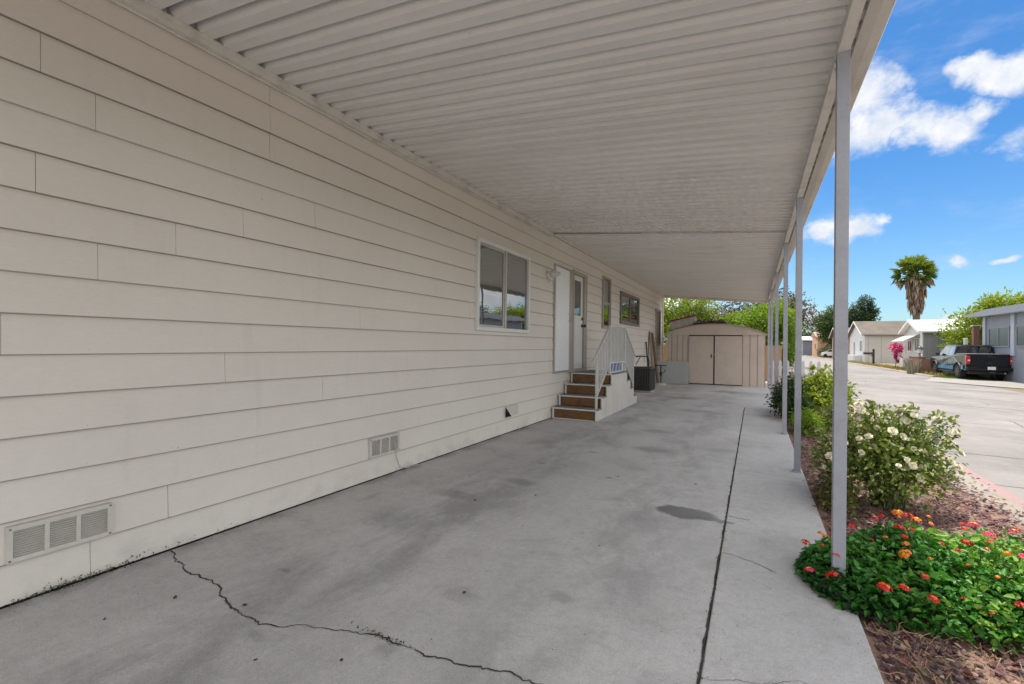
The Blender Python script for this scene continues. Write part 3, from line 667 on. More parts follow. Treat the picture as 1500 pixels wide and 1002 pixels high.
mb = MB(); mb.prism([(-2.93,16.35,0),(-2.93,16.6,0),(-2.89,16.6,0),(-2.89,16.35,0)], (-.19,-.15,1.72)); tag(mb.build('timber_plank', WOODB), 'darker brown plank leaning against the siding near the shed', 'plank', 'planks leaning at the far end of the wall')
mb = MB(); mb.tube([(-2.95,15.2,0),(-3.10,15.35,1.40)], .022, 8); tag(mb.build('metal_pole', BLACK, None, smooth=True), 'thin dark pole leaning on the wall behind the air conditioner', 'pole')
# ------------------------------------------------------------------ storage shed
shed = thing('storage_shed', 'tan metal storage shed with double doors at the end of the driveway', 'shed', (-1.2, 18, 0))
SHED = mat('tan_shed_steel', (.60,.51,.44), .5, .25, 2.5, metal=.1); SHEDR = mat('shed_roof_steel', (.50,.41,.35), .5, .3, 3, metal=.1)
sx0, sx1, sy, sd_ = -2.72, .31, 17.0, 2.4; zE = 1.66
def ribbed(mb, x0, x1, y, z0, z1, p=.19):
    k = max(1, round((x1-x0)/p)); w = (x1-x0)/k
    for i in range(k):
        a = x0+i*w; q = [(a,0),(a+w*.82,0),(a+w*.88,.03),(a+w*.95,.03),(a+w,0)]
        for (xa, da), (xb, db) in zip(q, q[1:]): mb.face([(xa,y+da,z0),(xb,y+db,z0),(xb,y+db,z1),(xa,y+da,z1)])
mb = MB(); ribbed(mb, sx0, -2.0, sy, 0, zE); mb.build('front_wall', SHED, shed, fixn=False); mb = MB(); ribbed(mb, -.34, sx1, sy, 0, zE, .22); mb.build('front_wall', SHED, shed, fixn=False)
mb = MB(); mb.box(sx0,sy+.04,0,sx0+.02,sy+sd_,zE); mb.box(sx1-.02,sy+.04,0,sx1,sy+sd_,zE); mb.box(sx0+.02,sy+sd_-.02,0,sx1-.02,sy+sd_,zE); mb.build('side_wall', SHED, shed)
mb = MB(); mb.box(-2.0,sy+.05,0,-.34,sy+.06,zE); mb.build('shed_interior', DARK, shed)
def arch(x): 
    u = (x-(sx0+sx1)/2)/((sx1-sx0)/2+.06)
    return zE + .35*(1-abs(u)**2.3)
for k, (x0, x1) in enumerate(((-1.985,-1.222),(-1.180,-.355))):
    mb = MB(); mb.box(x0,sy-.028,.03,x1,sy-.004,zE-.035)
    for z in (.03, zE-.075): mb.box(x0+.01,sy-.036,z,x1-.01,sy-.029,z+.04)
    for z in (.5,.95): mb.box(x0+.02,sy-.032,z,x1-.02,sy-.0285,z+.015)
    d = mb.build('door', SHED, shed, bevel=.003)
    if k == 0: mb = MB(); mb.box(x1-.075,sy-.05,.90,x1-.045,sy-.029,1.02); mb.build('handle', BLACK, d)
    else: mb = MB(); mb.box(x0-.03,sy-.05,1.0,x0+.05,sy-.037,1.03); mb.build('latch', STEEL, d)
mb = MB()
mb.box(-2.02,sy-.02,.0,-1.995,sy-.001,zE); mb.build('door_post', SHEDR, shed); mb = MB(); mb.box(-.345,sy-.02,.0,-.325,sy-.001,zE); mb.build('door_post', SHEDR, shed)
mb = MB(); xs = np.linspace(sx0-.05, sx1+.05, 21)
pts = [(x, sy-.045, zE) for x in (sx1+.05, sx0-.05)] + [(x, sy-.045, arch(x)) for x in xs]
mb.prism(pts, (0,.03,0)); mb.build('gable', SHED, shed)
mb = MB()
for a, b in zip(xs, xs[1:]): mb.prism([(a,sy-.09,arch(a)+.003),(b,sy-.09,arch(b)+.003),(b,sy-.09,arch(b)+.028),(a,sy-.09,arch(a)+.028)], (0,sd_+.15,0))
mb.build('roof', SHEDR, shed)
# rug-like roll and dead leaves lying on the shed roof
t = thing('roof_panel_offcut', 'weathered white panel with a maroon top edge lying on the shed roof', 'panel', (-2.3, 17.8, 1.95))
MAR = mat('maroon_edge', (.30,.03,.08), .6, .3, 6); PAT = mat('mottled_panel', (.62,.58,.55), .7, .6, 7, dark=(.18,.20,.15))
mb = MB(); mb.prism([(-2.72,17.5,1.86),(-1.86,17.5,2.06),(-1.86,17.5,2.33),(-2.72,17.5,2.13)], (0,.45,.0)); mb.build('panel', PAT, t)
mb = MB(); mb.prism([(-2.74,17.48,2.135),(-1.85,17.48,2.335),(-1.85,17.48,2.385),(-2.74,17.48,2.185)], (0,.48,.0)); mb.build('edge_strip', MAR, t)
n = 1500; xx = NR.uniform(-1.9,-.9,n); P = np.stack([xx, NR.uniform(17.3,19,n), zE+.37*(1-((xx+1.2)/1.57)**2)+.03+np.abs(NR.normal(0,.07,n))], 1)
G_DEAD = leafmat('dead_leaves', [(0,(.08,.055,.04)),(.5,(.18,.13,.09)),(1,(.44,.34,.24))], trans=.1)
tag(leaf_mesh('dead_leaves', P, NR.normal(size=(n,3))*[1,1,.5], .09, .045, G_DEAD), 'dry grey brown leaves and twigs piled on the shed roof', 'leaves', kind='stuff')
# wooden fence behind
t = thing('wooden_fence', 'orange brown board fence just behind the shed', 'fence', (-3, 20.2, 0))
mb = MB()
for k in range(46): mb.box(-6+k*.15,20.2,-.03,-6+k*.15+.142,20.22,1.35+R.uniform(-.01,.01))
mb.build('board', mat('fence_wood', (.36,.22,.12), .8, .5, 3, stretch=(5,5,.6)), t)
mb = MB(); mb.box(-6,20.221,.3,.9,20.26,.4); mb.box(-6,20.221,1.0,.9,20.26,1.1); mb.build('rail', WOODB, t)
# picket fence by the road
t = thing('picket_fence', 'short white picket fence between the shed and the road', 'fence', (1.1, 17.9, 0))
PICK = mat('picket_paint', (.52,.53,.58), .5, .4, 6)
for k in range(7):
    x = .50+k*.215; mb = MB(); mb.prism([(x,17.9,-.04),(x+.085,17.9,-.04),(x+.085,17.9,.80),(x+.0425,17.9,.87),(x,17.9,.80)], (0,.02,0)); mb.build('picket', PICK, t)
mb = MB(); mb.box(.42,17.921,.15,2.0,17.95,.22); mb.box(.42,17.921,.58,2.0,17.95,.65); mb.build('rail', PICK, t)
# lantern on a post
t = thing('lamp_post', 'short lamp post with a cream lantern among the bushes behind the picket fence', 'lamp post', (1.02, 21.5, 0))
mb = MB(); mb.tube([(1.02,21.5,-.05),(1.02,21.5,1.22)], .03, 10); mb.build('pole', BLACK, t)
mb = MB(); mb.lathe([(.05,1.22),(.09,1.42)], (1.02,21.5,0), 6); mb.build('lantern', mat('cream_glass', (.75,.66,.5), .3, .1), t)
mb = MB(); mb.lathe([(.17,1.42),(.10,1.50),(.03,1.54),(.015,1.58)], (1.02,21.5,0), 6); mb.build('cap', WHITE2, t)
# ------------------------------------------------------------------ planting near the camera
STEM = mat('green_stem', (.09,.10,.04), .7, .4, 10)
def scaled(n, a, b): return NR.uniform(a, b, n)
# lantana
lant = thing('lantana_bush', 'low lantana bush with red and orange flowers around the nearest carport post', 'bush', (1.0, 3.1, 0))
def lz(x, y):
    """top height of the mound"""
    best = 0
    for (cx, cy, rx_, ry_, h) in LB:
        u = ((x-cx)/rx_)**2+((y-cy)/ry_)**2
        if u < 1: best = max(best, h*(1-u)**.38)
    return best
LB = [(.60,3.14,.36,.42,.22),(.85,3.25,.42,.52,.30),(1.20,3.25,.42,.50,.33),(1.55,3.20,.38,.50,.33),(1.0,2.98,.30,.24,.2),(1.45,2.95,.30,.26,.22)]
P, D, V = [], [], []
while len(P) < 14000:
    x, y = R.uniform(.2,2.0), R.uniform(2.55,3.85); h = lz(x, y)
    if h < .02: continue
    f = R.random()**.42; z = h*f*(.86+.14*math.sin(x*31+y*13)*math.sin(y*37-x*11)) + R.gauss(0,.012)-.02
    if z < 0: z = .01
    # outward normal of the mound
    e = .03; nx_, ny_ = (lz(x-e,y)-lz(x+e,y))/(2*e), (lz(x,y-e)-lz(x,y+e))/(2*e); nv = Vector((max(-2,min(2,nx_)), max(-2,min(2,ny_)), 1)).normalized()
    d = Vector((R.gauss(0,1), R.gauss(0,1), R.gauss(0,.35)))*.8 + nv*.35
    P.append((x,y,z)); D.append(tuple(d)); V.append(.10+.5*f**2.5*(.4+R.random())+.16*math.sin(x*9+y*7)+.55*(x>.88)*R.random())  # sunlit side and dim inner leaves are put into the leaf colour
L = scaled(len(P), .018, .05)
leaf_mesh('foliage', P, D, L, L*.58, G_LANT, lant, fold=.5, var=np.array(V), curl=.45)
mb = MB()
for k in range(60):
    x, y = R.uniform(.4,1.7), R.uniform(2.75,3.6); h = lz(x,y)
    if h < .08: continue
    cx, cy = 1.0+(x-1.0)*.6, 3.15+(y-3.15)*.4
    mb.tube([(cx,cy,-.03),((x+cx)/2,(y+cy)/2,h*.5),(x,y,h*.95)], [.006,.004,.002], 5)
mb.build('stem', STEM, lant, smooth=True)
def flower_head(cols, seed):
    rr = random.Random(seed); mb = MB()
    for k in range(26):
        ph = math.acos(1-rr.random()*.95); th = rr.random()*2*PI
        c = Vector((math.sin(ph)*math.cos(th), math.sin(ph)*math.sin(th), math.cos(ph)*.6))*.017
        nrm = Vector((c.x, c.y, c.z+.006)).normalized(); a = nrm.cross(Vector((.3,.2,1))).normalized(); b = nrm.cross(a)
        mi = 1 if (ph < .75 and rr.random() < .8) else 0
        rot = rr.random()*PI
        for q in range(5):
            an = rot+q*2*PI/5; u = a*math.cos(an)+b*math.sin(an); w = a*math.cos(an+PI/2)+b*math.sin(an+PI/2)
            mb.face([c, c+u*.0035+w*.0025+nrm*.001, c+u*.0062+nrm*.0004, c+u*.0035-w*.0025+nrm*.001], mi)
    return mb
def pet(name, c, dk): return mat(name, c, .5, .3, 60, dark=dk, fine=.1)
RED = pet('petal_red', (.62,.018,.012), (.4,.01,.01)); ORG = pet('petal_orange', (.85,.20,.015), (.7,.1,.01)); YEL = pet('petal_yellow', (.85,.50,.03), (.8,.3,.02)); MAG = pet('petal_pink', (.70,.04,.12), (.5,.02,.08))
heads = []
for i, (m1, m2) in enumerate(((RED, ORG), (ORG, YEL), (RED, RED), (MAG, YEL))):
    o = flower_head(None, i).build('flower', [m1, m2], lant, local=True, fixn=False); heads.append(o)
inv = WM[lant.name].inverted(); placed = 0; fl = []
tries = 0
while placed < 100 and tries < 14000:
    tries += 1
    x, y = R.uniform(.25,1.95), 2.58+1.2*R.random()**1.9; h = lz(x,y)
    if h < .035 or any(math.dist((x,y),q) < .055 for q in fl): continue
    if x < .6 and R.random() < .2: continue
    fl.append((x,y)); k = R.choices([0,1,2,3],[4,4,2.5,1 if x < 1 else 2.5])[0]
    o = heads[k] if not heads[k].get('_u') else cp(heads[k], lant)
    heads[k]['_u'] = 1
    o.location = inv @ Vector((x,y,h+R.uniform(.02,.048))); s = R.choice([.55,.8,1.0,1.2,1.35,1.5])*R.uniform(.85,1.1); o.scale = (s,s,s)
    o.rotation_euler = (R.gauss(0,.3)+.35*(3.15-y)/.5, R.gauss(0,.3)+.3*(x-1)/.6, R.random()*6); placed += 1
for o in bpy.data.objects:
    if '_u' in o: del o['_u']
# rose bush
rose = thing('rose_bush', 'tall leafy rose bush covered in creamy white roses', 'bush', (.98, 4.85, 0))
_u = [(.97,4.85,.38,.42,.52,.27),(1.22,4.9,.30,.32,.24),(.72,4.75,.30,.34,.22),(1.0,5.0,.36,.36,.2)]
blobs = [(.95,4.9,.44,.32,.36,.25),(1.18,4.95,.42,.24,.3,.23),(.68,4.85,.36,.22,.3,.22),(.92,4.95,.58,.22,.26,.16),(1.0,4.7,.30,.34,.30,.2),(1.36,5.0,.62,.09,.09,.14),(.62,4.95,.66,.08,.08,.12),(1.12,4.8,.72,.08,.08,.10),(.80,4.75,.74,.07,.07,.10)]
P, D, v = crown_pts(blobs, 7200, .30, .24, 9)
ok = P[:,2] > .03; P, D, v = P[ok], D[ok], v[ok]
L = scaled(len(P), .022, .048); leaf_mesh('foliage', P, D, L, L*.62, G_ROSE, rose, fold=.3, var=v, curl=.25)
mb = MB()
for k in range(42):
    b = R.choice(blobs); e = Vector(b[:3])+Vector((R.uniform(-.9,.9)*b[3],R.uniform(-.9,.9)*b[4],R.uniform(-.3,1.1)*b[5]))
    s0 = Vector((.98+R.uniform(-.1,.1),4.85+R.uniform(-.1,.1),-.03)); mb.tube([s0, s0.lerp(e,.5)+Vector((0,0,.06)), e], [.008,.005,.002], 5)
mb.build('stem', STEM, rose, smooth=True)
CREAM = mat('petal_cream', (.80,.76,.58), .6, .4, 40, dark=(.74,.62,.34), fine=.05)
def rose_bloom(seed, cup):
    rr = random.Random(seed); mb = MB()
    for ring, (r, h, n, tilt) in enumerate(((.004,.020,4,.1),(.010,.020,5,.35),(.018,.016,6,.75),(.026,.008,7,1.15))):
        for k in range(n):
            an = 2*PI*k/n+ring*.5+rr.uniform(-.2,.2); u = Vector((math.cos(an),math.sin(an),0)); w = Vector((-u.y,u.x,0)); tl = tilt*cup+rr.uniform(-.15,.15)
            up = Vector((0,0,1))*math.cos(tl)+u*math.sin(tl); c = u*r*.4+Vector((0,0,h*.3)); l = .024+.003*ring; ww = .012+.003*ring
            pts = [c-w*ww*.4, c+w*ww*.4, c+up*l*.55+w*ww+u*.002, c+up*l*.95+w*ww*.6+u*.004, c+up*l+u*.006, c+up*l*.95-w*ww*.6+u*.004, c+up*l*.55-w*ww+u*.002]
            mid = c+up*l*.5-u*.003; 
            for a, b in zip(pts, pts[1:]+pts[:1]): mb.face([mid, a, b])
    return mb
blooms = [rose_bloom(i, c).build('rose', CREAM, rose, local=True, fixn=False, smooth=True) for i, c in enumerate((1.0,1.25,.7))]
inv = WM[rose.name].inverted(); used = [0,0,0]; k = 0
while k < 100:
    b = R.choice(blobs); d = Vector((R.gauss(0,1), R.gauss(-.7,.8), R.gauss(.35,.7))).normalized()
    p = Vector(b[:3])+Vector((d.x*b[3],d.y*b[4],d.z*b[5]))*R.uniform(1.0,1.18)
    if p.z < .10: continue
    i = R.randrange(3); o = blooms[i] if not used[i] else cp(blooms[i], rose); used[i] = 1
    o.location = inv @ p; s = R.uniform(.42,.78)*(.6 if R.random() < .25 else 1); o.scale = (s,s,s)
    q = (d+Vector((0,0,.5))).to_track_quat('Z','Y'); o.rotation_euler = q.to_euler(); k += 1
# further bushes along the bed
tree('bush', 'dense dark green bush overhanging the slab between the far posts', 'bush', (.74,10.2,-.04), [(.66,9.9,.33,.38,.45,.30),(.80,10.6,.36,.40,.6,.34),(.68,9.4,.2,.26,.3,.2)], 5200, .055, G_DARK, .015, nl=8, crown='foliage', stem='stem', shell=.5)
tree('bush', 'upright yellow-green bush beyond the roses', 'bush', (1.12,10.3,-.04), [(1.12,10.3,.50,.38,.5,.34),(1.30,10.7,.40,.26,.4,.28),(1.0,9.9,.28,.34,.4,.22),(.98,10.1,.84,.10,.12,.12)], 3200, .07, G_LIME2, .015, nl=10, crown='foliage', stem='stem', shell=.4, clump=.2)
tree('bush', 'small low bright green bush at the edge of the slab', 'bush', (.77,8.25,-.04), [(.74,8.25,.12,.19,.30,.15),(.70,8.6,.14,.18,.3,.16)], 2600, .035, G_LIME, .008, nl=6, crown='foliage', stem='stem', shell=.6)
tree('bush', 'sparse pale green shrub on the sunny side of the bed', 'bush', (1.15,9.0,-.04), [(1.12,9.0,.14,.26,.5,.16)], 700, .05, G_OLIVE, .008, nl=8, crown='foliage', stem='stem', shell=.2)
tree('bush', 'small grey-green seedling between slab and rose bush', 'bush', (.60,4.5,-.03), [(.60,4.6,.10,.12,.5,.12)], 900, .035, G_OLIVE, .006, nl=6, crown='foliage', stem='stem', shell=.2)
# mulch: lava-rock chips and leaf litter as stuff
def chips(name, label, n, gen, size, m):
    V = []; F = []; var = []
    base = np.array([(-1,-1,-.3),(1,-1,-.3),(1,1,-.3),(-1,1,-.3),(-.6,-.7,.35),(.7,-.6,.35),(.6,.65,.35),(-.7,.6,.35)], float)
    fq = np.array([(4,5,6,7),(0,1,5,4),(1,2,6,5),(2,3,7,6),(3,0,4,7)])
    for i in range(n):
        x, y, z = gen(); s = R.uniform(*size); sh = np.array([R.uniform(.6,1.3), R.uniform(.4,.9), R.uniform(.25,.7)])
        b = (base+NR.normal(0,.18,(8,3)))*sh*s/2
        a = R.random()*6.28; ca, sa = math.cos(a), math.sin(a); tl = R.gauss(0,.35); ct, stt = math.cos(tl), math.sin(tl)
        M = np.array([[ca,-sa,0],[sa,ca,0],[0,0,1]]) @ np.array([[ct,0,stt],[0,1,0],[-stt,0,ct]])
        V.append(b @ M.T + (x,y,z)); F.append(fq+i*8); var += [R.random()]*5
    V = np.concatenate(V); F = np.concatenate(F); me = bpy.data.meshes.new(name); me.from_pydata(V.tolist(), [], F.tolist()); me.update()
    a = me.attributes.new('var', 'FLOAT', 'FACE'); a.data.foreach_set('value', np.array(var, np.float32)); me.materials.append(m)
    o = bpy.data.objects.new(name, me); C.objects.link(o); return tag(o, label, name.replace('_', ' '), kind='stuff')
G_CHIP = leafmat('lava_chips', [(0,(.05,.03,.035)),(.25,(.13,.075,.09)),(.5,(.22,.085,.07)),(.75,(.20,.15,.15)),(.9,(.32,.20,.14)),(1,(.48,.38,.30))], rough=.9, trans=0)
def gen1():
    while True:
        y = 1.2+R.random()**1.9*13; x = R.uniform(.47,1.72+.18*R.random()**2)
        return x, y, -.03+R.uniform(-.005,.018)
chips('mulch', 'red brown rock and bark mulch covering the planting bed', 30000, gen1, (.006,.036), G_CHIP)
def gen2():
    y = 1.2+R.random()**1.6*10; x = 1.72+abs(R.gauss(0,.13)); x = min(x, 2.02); return x, y, -.025
chips('loose_stones', 'loose stones spilled over the kerb top', 900, gen2, (.012,.035), G_CHIP)
n = 620; yv = 1.3+NR.random(n)**1.3*3.0
P = np.stack([NR.uniform(.5,1.5,n), yv, NR.uniform(-.02,.015,n)], 1); LT = scaled(n,.012,.05)
tag(leaf_mesh('leaf_litter', P, NR.normal(size=(n,3))*[1,1,.2], LT, LT*.4, G_DEAD, curl=.4), 'curled tan dead leaves lying on the mulch', 'leaves', kind='stuff')
mb = MB()
for k in range(520):
    x, y = R.uniform(.5,1.5), R.uniform(1.6,2.75) if k < 380 else R.uniform(2.7,6); a = R.random()*6.28; l = R.uniform(.04,.13); c = R.uniform(-1.5,1.5); pts = []
    for q in range(5): pts.append((x,y,R.uniform(-.015,.03))); x += math.cos(a)*l/4; y += math.sin(a)*l/4; a += c/4
    mb.tube(pts, R.uniform(.0008,.0018), 4, cap=False)
tag(mb.build('dry_twigs', mat('straw', (.38,.27,.15), .8, .4, 30), fixn=False), 'thin straw coloured twigs tangled on the mulch', 'twigs', kind='stuff')
# weeds in the wall gap and cracks
n = 420; a = NR.random(n); w1 = np.where(NR.random(n) < .75, NR.normal(1.15,.14,n), NR.uniform(.7,2,n))
P = np.stack([-3.115+NR.normal(0,.008,n), w1, np.abs(NR.normal(0,.016,n))], 1)
k2 = 60; P2 = np.stack([-1.42+NR.normal(0,.07,k2), 1.55+NR.normal(0,.008,k2), NR.uniform(0,.008,k2)], 1)
k3 = 260; P3 = np.stack([np.full(k3,-.178)+NR.normal(0,.006,k3), NR.uniform(1.6,8,k3), NR.uniform(-.01,.006,k3)], 1)
P = np.concatenate([P,P2,P3]); n = len(P)
tag(leaf_mesh('weeds', P, NR.normal(size=(n,3))*[1,1,.6]+[0,0,.4], scaled(n,.006,.018), .006, leafmat('weed_leaves', [(0,(.02,.03,.012)),(1,(.10,.11,.05))])), 'tiny weeds and moss growing in the slab gaps', 'weeds', kind='stuff')
def gen3():
    q = R.random()
    if q < .35: return -.178+R.gauss(0,.03), R.uniform(1.5,10), .001
    if q < .6: return .44-abs(R.gauss(0,.05)), R.uniform(1.5,11), .001
    if q < .8: return -3.11+abs(R.gauss(0,.04)), R.uniform(.6,9), .001
    return R.uniform(-3,.4), 1+R.random()**1.5*10, .001
chips('grit', 'fine grit and crumbs scattered over the concrete slab', 900, gen3, (.002,.007), mat('grit_dark', (.10,.085,.07), .9, .4, 30))
# fallen leaves on the slab
LEAFM = mat('fallen_leaf', (.045,.035,.028), .7, .3, 30)
lp0 = None
spots = [(-2.52,1.30,.030),(-2.16,1.42,.03),(-1.45,1.36,.022),(-1.3,2.02,.03),(-2.0,3.25,.03),(-1.9,2.9,.02),(-1.62,3.6,.035),(-1.16,4.5,.03),(-.47,4.62,.04),(-1.75,1.2,.018),(-2.4,3.8,.02),(-1.42,2.95,.02),(-.95,5.2,.02),(-.86,2.9,.018),(-2.6,1.05,.02)]
for i, (x, y, s) in enumerate(spots):
    if lp0 is None:
        mb = MB(); mb.face([(-.5,0,.06),(-.15,-.28,.18),(.3,-.22,.1),(.5,0,.22)]); mb.face([(-.5,0,.06),(.5,0,.22),(.25,.24,.12),(-.2,.25,.2)]); lp0 = mb.build('fallen_leaf', LEAFM, None, fixn=False)
        tag(lp0, 'small dark dried leaf lying on the open concrete slab', 'leaf', 'dried leaves scattered on the slab'); o = lp0
    else: o = cp(lp0)
    o.location = (x,y,.002); o.scale = (s,s,s); o.rotation_euler = (0,0,R.random()*6)
# ------------------------------------------------------------------ trees behind the shed
tree('lime_tree', 'bright lime green leafy tree behind the right side of the shed', 'tree', (.4,22.5,-.05), [(-.3,21.6,2.0,.9,.9,.75),(.5,22,2.35,.95,1,.85),(.95,22.6,2.1,.55,1.1,.9),(.85,22.2,1.2,.6,1.0,.9),(-1.0,21.5,1.9,.6,.8,.6)], 11000, .12, G_LIME, .07, seed=2)
tree('lime_tree', 'bright yellow-green tree behind the left corner of the shed', 'tree', (-3.0,23,-.05), [(-3.2,22.8,2.9,1.2,1.1,1.0),(-2.4,23,3.0,.9,.9,.7),(-3.4,22.5,1.6,1.3,1.0,1.0),(-4.3,23,2.6,1,1,1)], 9000, .13, G_LIME2, .09, seed=3)
tree('purple_leaf_tree', 'purple-brown leaved tree standing behind the lime green ones', 'tree', (-.3,30,-.05), [(-.6,30,3.6,1.5,1.2,1.2),(.9,30,3.5,1.3,1.2,1.1),(1.9,29.5,3.2,1.0,1.0,.9),(-2.0,30,2.7,1.5,1.2,.9)], 5200, .15, G_PURP, .12, seed=4, shell=.3)
tree('garden_tree', 'mid green tree between the shed and the far road', 'tree', (.9,27,-.05), [(.8,27,1.9,.75,1.6,1.4),(1.1,29,2.1,.7,1.5,1.1),(.9,25,1.2,.6,1.2,1.2)], 8000, .14, G_MID, .1, seed=5)
tree('garden_tree', 'low olive green tree seen over the middle of the shed roof', 'tree', (-2.4,34,-.05), [(-2.4,34,2.2,2.0,1.5,1.4),(-5,35,2.4,2.0,1.5,1.6)], 4200, .16, G_OLIVE, .12, seed=6)
# ------------------------------------------------------------------ pickup truck
PB = mat('truck_black', (.010,.010,.012), .2, .1, 2, coat=.25, spec=.35); PBL = mat('truck_blue', (.03,.22,.45), .3, .15, 2, coat=.3); TG = glassmat('truck_glass', (.01,.012,.015), .12, .1)
TYRE = mat('tyre_rubber', (.018,.018,.018), .85, .4, 20); RIM = mat('rim_metal', (.12,.12,.125), .35, .3, 10, metal=.7); TRED = mat('tail_light_red', (.45,.008,.015), .15, coat=1); CHR = mat('chrome', (.5,.5,.5), .15, metal=1)
tr = thing('pickup_truck', 'black and blue crew cab pickup truck parked across the road', 'pickup truck', (11.15, 33.9, -.35), 0)
# local frame: y forward from rear bumper (0), x left -, z up
def TL(mb, name, m, parent=tr, **k): return mb.build(name, m, parent, local=True, **k)
HW = .98
def arcpts(cy, r, n=9): return [(cy+r*math.cos(PI-PI*i/(n-1)), .40+r*math.sin(PI*i/(n-1))) for i in range(n)]
low = [(.12,.50)]; 
prof = [(.10,.62),(.12,.52),(.72,.50)] + [(y,max(z,.45)) for y,z in arcpts(1.22,.50)] + [(1.85,.46),(4.35,.46)] + [(y,max(z,.45)) for y,z in arcpts(4.95,.50)] + [(5.55,.50),(5.82,.52),(5.85,.95),(5.78,1.16),(4.55,1.22),(4.35,1.24),(1.95,1.28),(1.93,1.36),(.08,1.38)]
def shell_side(mb, prof, hw, inset=.0):
    # outward bulging flanks: three section stations
    lv = [( -hw+.05, 0),( -hw,.5),( -hw+.04,1)]
    n0 = len(mb.v); k = len(prof)
    def xs(z): t = min(max((z-.45)/.95,0),1); return hw-.06*abs(t-.45)*2*.9
    L_ = [(-xs(z), y, z) for y, z in prof]; R_ = [(xs(z), y, z) for y, z in prof]
    mb.v += L_+R_; mb.f.append(tuple(range(n0, n0+k))); mb.f.append(tuple(range(n0+2*k-1, n0+k-1, -1))); mb.m += [0,0]
    for i in range(k): j = (i+1)%k; mb.f.append((n0+i,n0+j,n0+k+j,n0+k+i)); mb.m.append(0)
mb = MB(); shell_side(mb, prof, HW)
TL(mb, 'body', PB, bevel=.03)
# blue flank panels
for s in (-1, 1):
    for nm, poly in (('lower_panel', [(1.88,.50),(4.3,.50),(4.3,.66),(3.4,.72),(2.6,.68),(1.88,.74)]), ('lower_panel', [(.40,.56),(.70,.56),(.66,.80),(.46,.78)])):
        mb = MB(); xx = HW+.001; mb.prism([(s*xx,y,z) for y,z in poly], (s*.006,0,0)); TL(mb, nm, PBL)
# cab
cw0, cw1 = .93, .74
cabp = [(1.95,1.25),(2.12,1.84),(2.35,1.92),(3.75,1.93),(4.02,1.86),(4.60,1.24)]
def cabx(z): return cw0+(cw1-cw0)*min(max((z-1.25)/.65,0),1)
mb = MB(); k = len(cabp); mb.v += [(-cabx(z),y,z) for y,z in cabp]+[(cabx(z),y,z) for y,z in cabp]
mb.f.append(tuple(range(k))); mb.f.append(tuple(range(2*k-1,k-1,-1)))
for i in range(k): j=(i+1)%k; mb.f.append((i,j,k+j,k+i))
mb.m += [0]*(k+2); cab = TL(mb, 'cab', PB, bevel=.03)
for s in (-1, 1):
    for poly in ([(2.25,1.30),(2.33,1.78),(2.92,1.82),(2.95,1.30)], [(3.05,1.30),(3.03,1.82),(3.72,1.82),(4.25,1.34),(4.25,1.30)]):
        mb = MB(); mb.prism([(s*(cabx(z)+.004),y,z) for y,z in poly], (s*.004,0,0)); TL(mb, 'window', TG, cab)
    mb = MB(); mb.prism([(s*(cabx(z)+.006),y,z) for y,z in [(2.02,1.28),(2.2,1.28),(2.30,1.84),(2.14,1.80)]], (s*.006,0,0)); mb.prism([(s*(cabx(z)+.006),y,z) for y,z in [(2.96,1.28),(3.04,1.28),(3.02,1.84),(2.93,1.84)]], (s*.006,0,0)); TL(mb, 'pillar_trim', PBL, cab)
    mb = MB(); mb.box(s*.97 if s > 0 else -1.17,4.02,1.26,1.17 if s > 0 else -.97,4.12,1.46); TL(mb, 'mirror', BLACK, bevel=.03)
    for yh in (2.45, 3.45): mb = MB(); mb.box(s*.985-.012,yh,1.08,s*.985+.012,yh+.17,1.11); TL(mb, 'door_handle', CHR)
    for y in (1.98, 3.0, 4.28): mb = MB(); mb.box(s*.986-.003,y,.52,s*.986+.003,y+.012,1.22); TL(mb, 'door_gap', CRACK)
    mb = MB(); mb.tube([(s*.93,2.0,.40),(s*.99,2.1,.38),(s*.99,4.1,.38),(s*.93,4.2,.40)], .04, 8); TL(mb, 'side_step', BLACK, smooth=True)
    # fender flares
    for cy in (1.22, 4.95):
        mb = MB(); pr = [(s*.985,cy+.53*math.cos(PI*i/12),.40+.53*math.sin(PI*i/12)) for i in range(13)]; mb.tube(pr, .03, 6); TL(mb, 'fender_trim', BLACK, smooth=True)
mb = MB(); a, b = 1.30, 1.80; f = lambda z: 1.95+(z-1.25)*.17/.59-.008
mb.prism([(-.78,f(a),a),(.78,f(a),a),(.66,f(b),b),(-.66,f(b),b)], (0,-.006,0)); TL(mb, 'rear_window', TG, cab)
mb = MB(); mb.prism([(-.80,4.10,1.80),(.80,4.10,1.80),(.86,4.56,1.30),(-.86,4.56,1.30)], (0,.02,.012)); TL(mb, 'windscreen', TG, cab)
# bed cover, tailgate, bumper, lights
mb = MB(); mb.box(-.84,.14,1.385,.84,1.93,1.43); TL(mb, 'bed_cover', mat('bed_cover_vinyl', (.20,.20,.20), .5, .2), bevel=.02)
mb = MB(); mb.box(-.76,.035,.70,.76,.0995,1.37); mb.box(-.70,.022,1.22,.70,.0345,1.33); mb.box(-.66,.026,.78,.66,.0345,1.12); tg = TL(mb, 'tailgate', PB, bevel=.015)
mb = MB(); mb.box(-.10,.010,1.24,.10,.0215,1.30); TL(mb, 'handle', BLACK, tg, bevel=.005)
mb = MB(); mb.prism([(-.20,.012,.95),(-.06,.012,.95),(-.06,.012,.985),(.08,.012,.985),(.08,.012,.95),(.20,.012,.95),(.20,.012,.92),(.06,.012,.92),(.06,.012,.885),(-.08,.012,.885),(-.08,.012,.92),(-.20,.012,.92)], (0,.012,0)); TL(mb, 'emblem', BLACK, tg)
